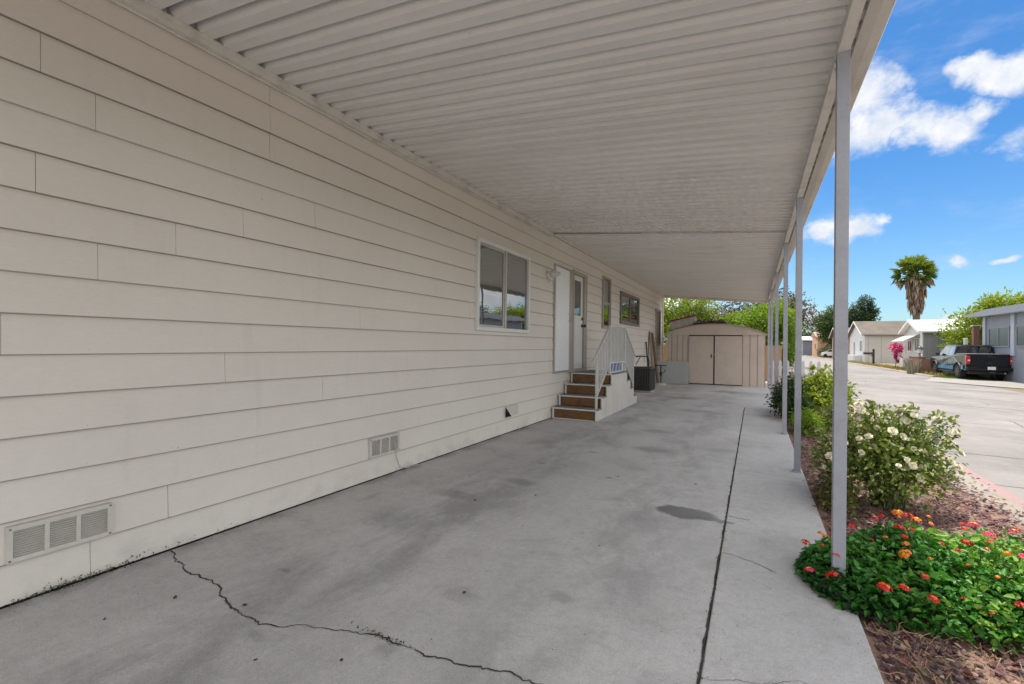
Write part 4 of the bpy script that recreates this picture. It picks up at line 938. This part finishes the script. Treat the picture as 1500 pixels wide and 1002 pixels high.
for s in (-1, 1):
    mb = MB(); mb.box(*( (.775,.03,.86,.965,.22,1.30) if s > 0 else (-.965,.03,.86,-.775,.22,1.30))); o = TL(mb, 'tail_light', TRED, bevel=.03)
    mb = MB(); mb.box(*( (.80,.018,1.02,.90,.0295,1.10) if s > 0 else (-.90,.018,1.02,-.80,.0295,1.10))); TL(mb, 'lamp_lens', mat('lens_white',(.7,.6,.6),.1), o)
mb = MB(); mb.prism([(-1.0,.02,.50),(-.96,-.12,.54),(-.30,-.16,.54),(.30,-.16,.54),(.96,-.12,.54),(1.0,.02,.50),(.95,.12,.50),(-.95,.12,.50)], (0,0,.16)); bp = TL(mb, 'rear_bumper', PB, bevel=.02)
PLW = mat('number_plate_white', (.72,.72,.70), .4, .1)
mb = MB(); mb.box(-.16,-.175,.58,.16,-.166,.74); TL(mb, 'number_plate', PLW, bp)
mb = MB(); mb.box(-.10,-.30,.40,.10,-.02,.48); TL(mb, 'tow_hitch', BLACK, tr, bevel=.01)
mb = MB(); mb.tube([(.55,-.10,.40),(.55,.6,.42)], .04, 10); TL(mb, 'exhaust', STEEL, smooth=True)
mb = MB(); mb.box(-.75,.3,.32,.75,5.6,.46); TL(mb, 'chassis', BLACK)
mb = MB(); mb.box(-.85,5.855,.72,.85,5.90,1.05); TL(mb, 'grille', BLACK, bevel=.01)
for s in (-1, 1):
    mb = MB(); mb.box(*((.66,5.80,.92,.95,5.87,1.06) if s > 0 else (-.95,5.80,.92,-.66,5.87,1.06))); TL(mb, 'headlight', CHR, bevel=.01)
mb = MB(); mb.tube([(-.7,1.22,.40),(.7,1.22,.40)], .06, 8); mb.tube([(-.7,4.95,.40),(.7,4.95,.40)], .05, 8); TL(mb, 'axle', BLACK)
w0 = None
for s in (-1, 1):
    for cy in (1.22, 4.95):
        if w0 is None:
            mb = MB(); mb.lathe([(.24,-.13),(.37,-.135),(.405,-.11),(.41,-.05),(.41,.05),(.405,.11),(.37,.135),(.24,.13)], (0,0,0), 36, 'x'); w0 = TL(mb, 'wheel', TYRE, smooth=True)
            mb = MB(); mb.lathe([(.05,-.145),(.05,-.12),(.07,-.10),(.22,-.10),(.25,-.135),(.258,-.12),(.255,.12),(.05,.12)], (0,0,0), 36, 'x')
            for q in range(6):
                an = q*PI/3; u = Vector((0,math.cos(an),math.sin(an))); w = Vector((0,-u.z,u.y)); b0 = Vector((-.135,0,0)); mb.prism([b0+u*.04-w*.035, b0+u*.24-w*.025, b0+u*.24+w*.025, b0+u*.04+w*.035], (.03,0,0))
            TL(mb, 'rim', RIM, w0, smooth=True); o = w0
        else: o = cp(w0, tr)
        o.location = (s*.86, cy, .41); o.rotation_euler = (0, 0, 0 if s < 0 else PI)
# ------------------------------------------------------------------ houses across the road
def stripes(name, c, p=.4, ax=1, rough=.6):
    m, nt, b = newmat(name); g = N(nt); co = g.coord('Object'); s = g.sep(co)
    u = s[ax]; fr_ = g.math('FRACT', g.math('DIVIDE', g.math('ADD', u, 100), p)); ln = g.math('LESS_THAN', fr_, .05)
    cc = g.mix(g.math('MULTIPLY', g.step(g.noise(co, .7, 5), .4, .7), .3), c, tuple(x*.7 for x in c))
    cc = g.mix(g.math('MULTIPLY', ln, .55), cc, tuple(x*.35 for x in c)); nt.links.new(cc, b.inputs['Base Color']); b.inputs['Roughness'].default_value = rough; return m
BEIGE = stripes('beige_panel_siding', (.46,.43,.40), 1.2, 0); GABLE_LIT = stripes('gable_siding_lit', (.60,.60,.60), 1.2, 1)  # gable copy made paler: sunlight put into the siding colour
GREY_LIT = stripes('grey_siding_lit', (.55,.54,.53), .3, 1); GREY_SHADE = stripes('grey_siding_shaded', (.26,.26,.28), .3, 0)  # lit gable copy and shaded side copy of the same grey siding
BLUEG = stripes('blue_grey_siding', (.22,.245,.30), .4, 1); BLUEX = stripes('blue_grey_side', (.30,.33,.42), .4, 0)
SHING = ground_mat('roof_shingles', (.17,.145,.12), (.13,.11,.095), (.20,.17,.14), .8, 4)
WROOF = mat('white_metal_roof', (.70,.70,.68), .4, .2, 1); GW = mat('house_window_glass', (.02,.025,.03), .05, .1, spec=.3)
GZ = -.36
def gable_house(h, x0, x1, y0, y1, zE, zR, wm, gm, rm, oh=.35, ym=None, fasc=WHITE):
    ym = (y0+y1)/2 if ym is None else ym
    mb = MB(); mb.box(x0+.02,y0,GZ-.1,x1,y1,zE,0)
    mb.build('wall', wm, h)
    mb = MB(); mb.prism([(x0,y0+.004,GZ-.1),(x0,y1-.004,GZ-.1),(x0,y1-.004,zE),(x0,ym,zR-.10),(x0,y0+.004,zE)], (.03,0,0)); mb.build('gable_wall', gm, h)
    sl = (zR-zE)/(ym-y0)
    mb = MB()
    mb.prism([(x0-oh,y0-oh,zE-sl*oh+.0),(x0-oh,ym,zR),(x0-oh,ym,zR+.10),(x0-oh,y0-oh,zE-sl*oh+.10)], (x1-x0+2*oh,0,0))
    sl2 = (zR-zE)/(y1-ym)
    mb.prism([(x0-oh,ym+.001,zR),(x0-oh,y1+oh,zE-sl2*oh),(x0-oh,y1+oh,zE-sl2*oh+.10),(x0-oh,ym+.001,zR+.10)], (x1-x0+2*oh,0,0)); mb.build('roof', rm, h)
    mb = MB(); mb.prism([(x0-oh-.03,y0-oh,zE-sl*oh-.06),(x0-oh-.03,ym,zR-.06),(x0-oh-.03,ym,zR+.11),(x0-oh-.03,y0-oh,zE-sl*oh+.11)], (.028,0,0)); mb.prism([(x0-oh-.03,ym+.001,zR-.06),(x0-oh-.03,y1+oh,zE-sl2*oh-.06),(x0-oh-.03,y1+oh,zE-sl2*oh+.11),(x0-oh-.03,ym+.001,zR+.11)], (.028,0,0))
    mb.build('fascia', fasc, h)
def hwin(h, x, y0, y1, z0, z1, face='x', fm=WHITE, n=1):
    mb = MB()
    if face == 'x':
        mb.box(x-.05,y0,z0,x-.001,y1,z0+.07); mb.box(x-.05,y0,z1-.07,x-.001,y1,z1); mb.box(x-.05,y0,z0+.07,x-.001,y0+.07,z1-.07); mb.box(x-.05,y1-.07,z0+.07,x-.001,y1,z1-.07)
        for q in range(1, n+1): yy_ = y0+(y1-y0)*q/(n+1); mb.box(x-.05,yy_-.025,z0+.07,x-.001,yy_+.025,z1-.07)
        w = mb.build('window', fm, h); mb = MB(); mb.box(x-.03,y0+.07,z0+.07,x-.02,y1-.07,z1-.07); mb.build('pane', GW, w)
    else:
        mb.box(y0,x-.05,z0,y1,x-.001,z0+.07); mb.box(y0,x-.05,z1-.07,y1,x-.001,z1); mb.box(y0,x-.05,z0+.07,y0+.07,x-.001,z1-.07); mb.box(y1-.07,x-.05,z0+.07,y1,x-.001,z1-.07)
        w = mb.build('window', fm, h); mb = MB(); mb.box(y0+.07,x-.03,z0+.07,y1-.07,x-.02,z1-.07); mb.build('pane', GW, w)
# A: blue-grey home beside the truck
hA = thing('house', 'blue-grey house with wide dark windows behind the pickup truck', 'house', (16, 31, GZ))
mb = MB(); mb.box(12.0,22,GZ-.1,20,37.3,3.22); mb.build('wall', BLUEG, hA)
mb = MB(); TRA = mat('blue_grey_trim', (.36,.39,.47), .5); mb.box(11.93,37.0,GZ,11.995,37.35,3.2); mb.build('corner_board', TRA, hA); mb = MB(); mb.box(11.93,33.55,1.0,11.995,33.95,3.2); mb.build('batten', TRA, hA)
mb = MB(); mb.prism([(11.45,21.5,3.20),(11.45,35.6,3.20),(11.45,38.5,3.26),(11.45,38.5,3.36),(11.45,35.6,3.56),(11.45,21.5,3.52)], (.05,0,0)); mb.build('fascia', mat('slate_fascia', (.22,.24,.31), .5), hA)
mb = MB(); mb.prism([(11.5,21.5,3.23),(11.5,35.6,3.23),(11.5,38.45,3.28),(11.5,38.45,3.35),(11.5,35.6,3.53),(11.5,21.5,3.50)], (9,0,0)); mb.build('roof', WROOF, hA)
for a, b in ((34.15,36.6),(30.6,33.4),(27.4,30.2),(24,26.6)): hwin(hA, 11.99, a, b, 1.46, 2.57, 'x', BLUEG, 1)
# B: beige gable house with shingle roof
hB = thing('house', 'beige house with brown shingle roof in the middle distance', 'house', (17, 72.8, GZ))
gable_house(hB, 11.45, 23, 68, 77.6, 2.95, 4.62, BEIGE, GABLE_LIT, SHING, .35)
hwin(hB, 11.45, 69.3, 70.5, .9, 2.3); hwin(hB, 11.45, 73.6, 74.6, -.1, 2.2)
mb = MB(); mb.box(10.6,69.5,GZ,11.44,76.5,.45); mb.build('porch', GABLE_LIT, hB)
mb = MB(); mb.box(15.4,69.6,3.6,15.7,69.9,4.0); mb.build('roof_vent', BLACK, hB)
# C: pale house with a white roof and awning
hC = thing('house', 'pale grey house with white metal roof and a window awning', 'house', (15, 46, GZ))
gable_house(hC, 10.75, 19, 43.6, 48.1, 2.62, 3.42, GREY_SHADE, GREY_LIT, WROOF, .35)
mb = MB(); mb.box(10.70,43.7,GZ,10.748,48.0,.35); mb.build('skirt_panel', WHITE2, hC)
hwin(hC, 10.75, 46.1, 47.2, 1.1, 2.0); hwin(hC, 10.75, 44.2, 45.4, 1.1, 2.1)
mb = MB(); mb.box(10.68,43.55,GZ,10.76,44.0,2.6); mb.build('corner_board', WHITE, hC)
mb = MB(); mb.prism([(10.74,44.0,2.42),(9.75,44.3,1.86),(9.75,47.6,1.86),(10.74,47.6,2.42)], (0,0,.03)); mb.build('awning', WHITE2, hC)
mb = MB(); mb.box(10.4,47.2,GZ,10.74,48.1,.55); mb.build('skirting', WHITE2, hC)
# D, E: far down the road
hD = thing('house', 'small far grey house with white roof at the end of the road', 'house', (13.5, 124, GZ))
gable_house(hD, 9.2, 15, 118, 124, 3.0, 3.7, BLUEG, BLUEG, WROOF, .5); hwin(hD, 9.2, 119, 120.2, .9, 2.2)
hE = thing('house', 'orange tan building far down the road under the big tree', 'house', (17, 108, GZ))
TANW = stripes('tan_stucco', (.62,.36,.22), 4, 0)
mb = MB(); mb.box(10.3,103,GZ,14.2,112,3.4); mb.build('wall', TANW, hE)
mb = MB(); mb.prism([(10.0,102.6,3.4),(10.0,112.4,3.4),(10.0,107.5,4.4)], (4.6,0,0)); mb.build('roof', mat('pinkish_roof', (.40,.25,.19), .8, .3, 1), hE)
hwin(hE, 103, 12.2, 13.6, 1.0, 2.2, 'y'); hwin(hE, 10.3, 105, 107, 1.0, 2.2)
hF = thing('house', 'reddish house gable seen just behind the nearest post', 'house', (15, 88, GZ))
gable_house(hF, 11.2, 20, 84, 92, 3.0, 4.4, stripes('rose_siding', (.36,.24,.2), 1, 0), stripes('rose_gable', (.38,.25,.21), 1, 1), SHING, .4); hwin(hF, 11.2, 85.5, 87, 0, 2.2)
# far parked car
fc = thing('parked_car', 'pale car parked far away in front of the tan building', 'car', (12.7, 99, GZ), .9)
mb = MB(); pr = [(-2.2,.3),(-2.2,.8),(-1.9,.95),(-1.2,1.0),(-.7,1.42),(.7,1.42),(1.3,1.0),(2.0,.9),(2.2,.7),(2.2,.3)]; mb.prism([(-.85,y,z) for y,z in pr], (1.7,0,0)); mb.build('body', WHITE, fc, local=True, bevel=.08)
mb = MB(); mb.prism([(-.86,-1.05,1.02),(-.86,-.66,1.36),(-.86,.66,1.36),(-.86,1.1,1.02)], (1.72,0,0)); mb.build('window', GW, fc, local=True)
for sx in (-.78,.78):
    for y in (-1.35,1.35): mb = MB(); mb.lathe([(.1,-.1),(.32,-.1),(.32,.1),(.1,.1)], (sx,y,.32), 18, 'x'); mb.build('wheel', TYRE, fc, local=True)
# ------------------------------------------------------------------ small things across the road
t = thing('mailbox', 'black mailbox on a post in front of the beige house', 'mailbox', (10.1, 56, GZ))
mb = MB(); mb.box(10.05,55.9,GZ,10.22,56.05,1.25); mb.build('post', BLACK, t, bevel=.01)
mb = MB(); mb.prism([(9.35,55.85,.72),(9.35,56.12,.72),(9.35,56.12,.88),(9.35,56.04,.96),(9.35,55.92,.96),(9.35,55.85,.88)], (.70,0,0)); mb.build('box', BLACK, t)
mb = MB(); mb.prism([(9.5,55.98,.66),(10.05,55.98,.66),(10.05,55.98,.5),(9.95,55.98,.62)], (0,.03,0)); mb.build('bracket', BLACK, t)
BRICK = None
def brick_mat():
    m, nt, b = newmat('red_brick'); g = N(nt); tx = nt.nodes.new('ShaderNodeTexBrick'); co = g.coord('Object'); s = g.sep(co)
    cb = nt.nodes.new('ShaderNodeCombineXYZ'); nt.links.new(g.math('ADD', s[0], s[1]), cb.inputs[0]); nt.links.new(s[2], cb.inputs[1]); nt.links.new(cb.outputs[0], tx.inputs[0])
    tx.inputs['Color1'].default_value = (.20,.075,.05,1); tx.inputs['Color2'].default_value = (.27,.12,.08,1); tx.inputs['Mortar'].default_value = (.3,.27,.24,1); tx.inputs['Scale'].default_value = 4; nt.links.new(tx.outputs[0], b.inputs['Base Color']); b.inputs['Roughness'].default_value = .85; return m
BRICK = brick_mat()
t = thing('brick_wall', 'low red brick garden wall just left of the pickup truck', 'wall', (10.0, 41.0, GZ))
mb = MB(); mb.box(9.75,40.4,GZ,10.1,42.6,.72); mb.box(10.1,40.4,GZ,11.0,40.7,.66); mb.build('brickwork', BRICK, t)
mb = MB(); mb.box(9.70,40.35,.72,10.15,42.65,.78); mb.build('coping', mat('brick_cap', (.22,.13,.10), .8), t)
t = thing('garden_lantern', 'dark garden lantern standing on the low brick wall', 'lantern', (9.92, 40.9, .78))
mb = MB(); mb.lathe([(.10,.78),(.06,.84),(.05,.95),(.12,1.02)], (9.92,40.9,0), 8); mb.build('base', BROWNF, t)
mb = MB(); mb.lathe([(.12,1.02),(.16,1.28)], (9.92,40.9,0), 8); mb.build('glass', JAR, t)
mb = MB(); mb.lathe([(.24,1.28),(.14,1.42),(.04,1.50),(.02,1.56)], (9.92,40.9,0), 8); mb.build('cap', BLACK, t)
# cactus / columnar succulent
t = thing('cactus', 'clump of tall grey-green cactus stems beside the brick wall', 'cactus', (9.35, 39.8, GZ))
CAC = mat('cactus_skin', (.22,.20,.13), .7, .5, 8)
for k in range(11):
    a = k*2.4; r = .08+.05*k**.6; mb = MB(); bx_, by_ = 9.35+math.cos(a)*r, 39.8+math.sin(a)*r; hh_ = R.uniform(.55,1.0); ex, ey = bx_+math.cos(a)*.22, by_+math.sin(a)*.22
    mb.tube([(bx_,by_,GZ),(bx_*.6+ex*.4,by_*.6+ey*.4,GZ+hh_*.5),(ex,ey,GZ+hh_)], [.06,.075,.03], 8); mb.build('stem', CAC, t, smooth=True)
# bougainvillea
G_BOUG = leafmat('bougainvillea_blossom', [(0,(.35,.01,.14)),(.6,(.70,.02,.30)),(1,(.85,.10,.45))])
t = tree('bougainvillea', 'bright pink bougainvillea at the corner of the pale house', 'shrub', (10.2,48.4,GZ), [(10.30,48.6,1.35,.36,.4,.42),(10.42,48.5,.70,.26,.3,.55)], 800, .13, G_BOUG, .03, crown='blossom', stem='stem')
# pole, box, table by house A
t = thing('brick_chimney', 'narrow red brown chimney post between tree and blue-grey house', 'post', (12.0, 39.2, GZ))
mb = MB(); mb.box(12.05,39.0,GZ,12.32,39.27,2.75); mb.build('shaft', BRICK, t); mb = MB(); mb.box(12.0,38.95,2.75,12.37,39.32,2.83); mb.build('cap', WHITE2, t)
t = thing('utility_box', 'white utility meter box left of the red brown chimney post', 'box', (11.5, 39.2, GZ))
mb = MB(); mb.box(11.62,39.0,1.6,11.80,39.15,2.0); mb.build('casing', WHITE, t, bevel=.02); mb = MB(); mb.tube([(11.7,39.08,GZ),(11.7,39.08,1.6)], .03, 8); mb.build('conduit', STEEL, t)
t = thing('picnic_table', 'brown outdoor table with slanted grey legs right of the truck', 'table', (13.5, 32.6, GZ))
mb = MB(); mb.box(12.75,31.0,.42,14.2,33.4,.50); mb.build('tabletop', WOODB, t, bevel=.01)
for y in (31.3, 33.1):
    for s in (-1, 1): mb = MB(); mb.prism([(13.5+s*.75,y,GZ),(13.5+s*.62,y,GZ),(13.5+s*.35,y,.42),(13.5+s*.48,y,.42)], (0,.08,0)); mb.build('leg', STEEL, t)
tree('bush', 'round yellow-green bush in front of the blue-grey house wall', 'bush', (15.5,34.5,GZ), [(15.2,34.5,.5,.5,.5,.55)], 900, .12, G_LIME, .02, crown='foliage', stem='stem')
t = thing('low_wall', 'low pale garden wall behind the truck and table', 'wall', (14, 37.5, GZ))
mb = MB(); mb.box(11.2,38.4,GZ,11.9,38.6,.25); mb.box(11.9,36.2,GZ,11.99,38.6,.25); mb.build('block', SAND, t)
# dry vegetation strip in front of houses
n = 3600; u = NR.random(n); P = np.stack([9.6+NR.random(n)*1.1, 36.5+u*32, np.full(n,GZ+.0)], 1); D = NR.normal(size=(n,3))*.5+[0,0,.8]
tag(leaf_mesh('dry_grass', P, D, NR.uniform(.08,.32,n), .06, leafmat('dry_grass_blades', [(0,(.22,.15,.05)),(.5,(.40,.30,.10)),(1,(.20,.25,.07))])), 'dry golden grass along the far kerb', 'grass', kind='stuff')
chips('kerb_stones', 'reddish stones strewn between the far kerb and the houses', 900, lambda: (R.uniform(9.6,11.2), R.uniform(36.5,62), GZ+.02), (.08,.28), G_CHIP)
# ------------------------------------------------------------------ trees and palm across the road
tree('broad_tree', 'big dark green tree shading the tan building far down the road', 'tree', (12.4,98,GZ), [(11.0,97,5.4,1.5,2,2.0),(12.4,98,6.2,1.7,2,2.3),(13.6,99,5.6,1.5,2,2.2),(11.6,97,3.4,1.6,2,1.5),(13.4,97,3.6,1.6,2,1.6),(10.1,98,6.0,.9,1.2,1.0)], 11000, .38, G_MID, .3, seed=11, shape='tri')
tree('conifer', 'tall dark pointed evergreen rising behind the beige house', 'tree', (16.2,94,GZ), [(15.6,94,3.5,2.0,2,3.0),(15.6,94,6.2,1.7,1.8,2.4),(15.9,94,8.3,1.0,1.1,1.5),(14.5,94,6.4,1.1,1.3,2.0),(16.8,94,6.6,.8,1,1.5)], 9000, .36, G_DARK, .3, seed=12, shape='tri')
tree('broad_tree', 'bright green feathery tree between the two nearest houses', 'tree', (13.6,45,GZ), [(13.0,41.5,2.3,1.6,1.5,1.5),(14.5,41.5,3.4,1.5,1.5,1.4),(12.3,40.6,1.4,1.2,1.0,1.1),(15.6,41,3.6,1.3,1.3,1.3),(13.6,41,3.9,.9,.9,.9),(14.3,40,1.3,1.6,1.2,1.2),(13.2,40.8,2.6,1.3,1.0,1.2)], 16000, .19, G_LIME2, .12, seed=13, shape='ovate', shell=.4, clump=.2)
tree('broad_tree', 'dark green tree top showing over the right end of the blue-grey roof', 'tree', (20,44,GZ), [(20.5,44,3.9,1.8,1.6,1.6),(22,44,4.2,1.8,1.6,1.7)], 3200, .2, G_MID, .15, seed=14, shape='tri')
for i, (x, y, s_) in enumerate(((5.5,150,7),(12.2,138,8.5),(19,170,7.5),(26,160,7),(34,165,8))):
    lab = ['hazy tree left of the road at its far end','hazy tree closing the far end of the road','distant tree right of the far road end','distant rounded tree behind the far houses','distant tall tree near the right horizon'][i]
    tree('distant_tree', lab, 'tree', (x,y,GZ), [(x,y,s_*.55,s_*.62,s_*.5,s_*.42),(x+s_*.5,y,s_*.45,s_*.5,s_*.4,s_*.36),(x-s_*.45,y+2,s_*.42,s_*.5,s_*.4,s_*.34)], 2600, .7, G_MID if i % 2 else G_OLIVE, .3, group='trees at the far end of the road', seed=20+i, shape='tri')
def hedge(name, label, x, y, rx_, ry_, h, m, n=1500): tree(name, label, 'hedge', (x,y,GZ), [(x,y,h*.45,rx_,ry_,h*.55)], n, .22, m, .05, crown='foliage', stem='stem', shape='tri')
hedge('hedge', 'clipped dark hedge in front of the tan building', 11.6, 101, 1.6, 1.2, 1.3, G_DARK)
hedge('hedge', 'low bush at the near side of the far road', 1.0, 34, .8, 4, 1.6, G_MID, 2600)
hedge('hedge', 'tall leafy hedge along our side of the far road', .6, 46, 1.2, 9, 3.0, G_LIME, 5200)
palm = thing('fan_palm', 'tall fan palm with a thick skirt of dead fronds', 'palm', (17.6, 75, GZ))
pc = Vector((17.55,75,10.9))
mb = MB(); mb.tube([(17.9,75,GZ),(17.85,75,5),(17.7,75,9),(17.6,75,10.9)], [.42,.36,.33,.30], 12); mb.build('trunk', TRUNK, palm, smooth=True)
P, D, Ls, V = [], [], [], []
def fan(c, d, pet_l, bl, nb, spread, droop, v, out):
    d = d.normalized(); side = d.cross(Vector((0,0,1)));
    if side.length < .1: side = Vector((1,0,0))
    side.normalize(); side = (Matrix.Rotation(R.uniform(-1.3,1.3), 3, d) @ side); hub = c+d*pet_l
    for k in range(nb):
        a = -spread+2*spread*k/(nb-1); dd = (d*math.cos(a)+side*math.sin(a)+Vector((0,0,-droop*abs(math.sin(a))-droop*.4+R.uniform(-.08,.08)))).normalized()
        out.append((hub, dd, bl*(1-.25*abs(a)/spread), v+R.uniform(-.15,.15)))
    out.append((c, d, pet_l*1.05, v*.5))
live = []; dead = []
for k in range(58):
    el = rad(88-118*(k+.5)/58+R.uniform(-9,9)); az = k*2.39996+R.uniform(-.3,.3)
    d = Vector((math.cos(az)*math.cos(el), math.sin(az)*math.cos(el), math.sin(el)))
    fan(pc+Vector((0,0,R.uniform(-.5,.1))), d, R.uniform(1.0,1.45), R.uniform(.95,1.3), 15, rad(58), .10, .5+.35*math.sin(el), live)
for k in range(230):
    z = R.uniform(5.9,9.7); az = R.random()*2*PI; f = (z-5.9)/3.8; r = .32+.48*min(1, f*1.1+.1)+R.uniform(-.10,.10)
    c = Vector((17.78+math.cos(az)*r, 75+math.sin(az)*r, z+.5))
    for q in range(5): dead.append((c+Vector((R.uniform(-.18,.18),R.uniform(-.18,.18),0)), Vector((R.uniform(-.12,.12),R.uniform(-.12,.12),-1)), R.uniform(.7,1.3), R.random()))
for k in range(20):
    az = R.random()*2*PI; rr_ = R.uniform(.8,1.8); c = pc+Vector((math.cos(az)*rr_, math.sin(az)*rr_, -.4-.35*rr_+R.uniform(-.4,.4)))
    for q in range(7): dead.append((c+Vector((R.uniform(-.3,.3),R.uniform(-.2,.2),0)), Vector((math.cos(az)*.35+R.uniform(-.2,.2),math.sin(az)*.3,-1)), R.uniform(.5,1.1), R.random()))
G_PALM = leafmat('palm_frond_green', [(0,(.07,.07,.02)),(.4,(.11,.17,.025)),(1,(.26,.34,.06))]); G_SK = leafmat('dead_frond', [(0,(.16,.12,.085)),(.5,(.28,.21,.155)),(1,(.42,.33,.25))], trans=.2)
leaf_mesh('crown', [q[0] for q in live], [q[1] for q in live], np.array([q[2] for q in live]), .22, G_PALM, palm, var=np.array([q[3] for q in live]), curl=.25)
leaf_mesh('dead_frond_skirt', [q[0] for q in dead], [q[1] for q in dead], np.array([q[2] for q in dead]), .24, G_SK, palm, var=np.array([q[3] for q in dead]), curl=.1)
# ------------------------------------------------------------------ camera
f_px = 687.211
F = Vector((-.4596,.8881,.0047)); Rt = Vector((.8881,.4595,.0127)); U = Rt.cross(F)
cam = bpy.data.cameras.new('camera'); co = bpy.data.objects.new('camera', cam); C.objects.link(co)
cam.sensor_width = 36; cam.lens = f_px/1500*36; cam.clip_start = .05; cam.clip_end = 3000
M = Matrix((Rt, U, -F)).transposed().to_4x4(); M.translation = Vector((0,0,1.27)); co.matrix_world = M
bpy.context.scene.camera = co
# ------------------------------------------------------------------ light: sun + sky with clouds
SD = Vector((-.07,.27,.96)).normalized()
sun = bpy.data.lights.new('sun', 'SUN'); sun.energy = 5.0; sun.angle = rad(.55); sun.color = (1,.95,.87)
so = bpy.data.objects.new('sun', sun); C.objects.link(so); so.rotation_euler = SD.to_track_quat('Z','Y').to_euler(); so.location = (0,0,30)
w = bpy.data.worlds.new('World'); bpy.context.scene.world = w; w.use_nodes = True; nt = w.node_tree; nt.nodes.clear(); g = N(nt)
out = nt.nodes.new('ShaderNodeOutputWorld'); bg = nt.nodes.new('ShaderNodeBackground'); nt.links.new(bg.outputs[0], out.inputs[0])
sky = nt.nodes.new('ShaderNodeTexSky'); sky.sky_type = 'NISHITA'; sky.sun_disc = False
sky.sun_elevation = math.asin(SD.z); sky.sun_rotation = math.atan2(SD.x, SD.y); sky.altitude = 50; sky.air_density = 1.0; sky.dust_density = .5; sky.ozone_density = 2.0
bg.inputs['Strength'].default_value = .15
d = g.vmath('NORMALIZE', g.coord('Generated')); s = g.sep(d)
def pxdir(x, y): return (F + Rt*((x-750)/f_px) + U*((501-y)/f_px)).normalized()
warp = g.vmath('MULTIPLY', g.vmath('SUBTRACT', g.noise(d, 9, 5, .6, 0, 1), (.5,.5,.5)), (.10,.10,.08))
dw = g.vmath('ADD', d, warp)
fbm = g.noise(g.vmath('MULTIPLY', d, (1,1,1.3)), 16, 10, .62)
blobs = [(1272,140,.050,1.0),(1262,185,.060,1.0),(1300,185,.045,1.2),(1345,190,.040,1.2),(1385,190,.050,1.1),(1425,165,.030,1),(1250,120,.035,1),
         (1415,108,.035,1.6),(1455,100,.045,1.4),(1500,95,.05,1.5),(1250,335,.045,1.5),(1215,340,.035,1.5),(1285,325,.02,1.3),(1395,380,.022,1.6),(1478,380,.022,2.4),(1180,462,.030,1.2),(1410,468,.028,2),
         (1540,190,.05,1.3),(1600,60,.07,1.2),(1120,300,.05,1.6)]
dens = None
for (px, py, r, kz) in blobs:
    c = pxdir(px, py); L_ = g.vmath('LENGTH', g.vmath('MULTIPLY', g.vmath('SUBTRACT', dw, tuple(c)), (1,1,kz)))
    v = g.math('SUBTRACT', 1.0, g.math('DIVIDE', L_, r*1.08)); dens = v if dens is None else g.math('MAXIMUM', dens, v)
for az_, el_, r_ in ((31,7,.17),(42,9,.2),(30,17,.12),(56,14,.25)):  # unseen clouds added for the window panes to reflect
    c = Vector((math.sin(rad(az_))*math.cos(rad(el_)), math.cos(rad(az_))*math.cos(rad(el_)), math.sin(rad(el_)))); L_ = g.vmath('LENGTH', g.vmath('MULTIPLY', g.vmath('SUBTRACT', dw, tuple(c)), (1,1,1.5))); dens = g.math('MAXIMUM', dens, g.math('SUBTRACT', 1.0, g.math('DIVIDE', L_, r_)))
cl = g.step(g.math('ADD', g.math('MAXIMUM', dens, -.6), g.math('MULTIPLY', g.math('SUBTRACT', fbm, .5), 1.7)), .05, .75)
# unseen extra-bright clouds added outside the view to fill the carport shade
fill_clouds = g.step(g.noise(g.vmath('MULTIPLY', d, (1,1,2.2)), 3.1, 9, .6), .38, .52)
away = g.step(g.vmath('DOT_PRODUCT', d, tuple(pxdir(1350,250))), .95, .90)
fill_mask = g.math('MULTIPLY', g.math('MULTIPLY', fill_clouds, away), g.step(s[2], .0, .10))
thin = g.math('MULTIPLY', g.step(g.noise(g.vmath('MULTIPLY', d, (1,1,3)), 5, 8, .65), .52, .78), .22)
cl = g.math('MAXIMUM', cl, thin)
shade = g.step(g.noise(g.vmath('ADD', d, (0,0,.02)), 22, 6, .6), .3, .7)
ccol = g.mix(shade, (4.9,5.4,6.2), (6.8,6.8,6.9))
skyc = g.mix(1, sky.outputs[0], g.mix(g.step(s[2], .0, .38), (.66,.88,1.02), (.34,.71,1.02)), 'MULTIPLY')
nt.links.new(g.mix(fill_mask, g.mix(cl, skyc, ccol), g.mix(shade, (11.9,11.7,11.4), (14.5,14.3,14.0))), bg.inputs[0])
sc = bpy.context.scene
sc.view_settings.view_transform = 'Standard'; sc.view_settings.look = 'None'; sc.view_settings.exposure = 0; sc.view_settings.gamma = 1
sc.render.engine = 'CYCLES'; sc.cycles.max_bounces = 8; sc.cycles.diffuse_bounces = 5; sc.cycles.transparent_max_bounces = 12
sc.cycles.use_denoising = True
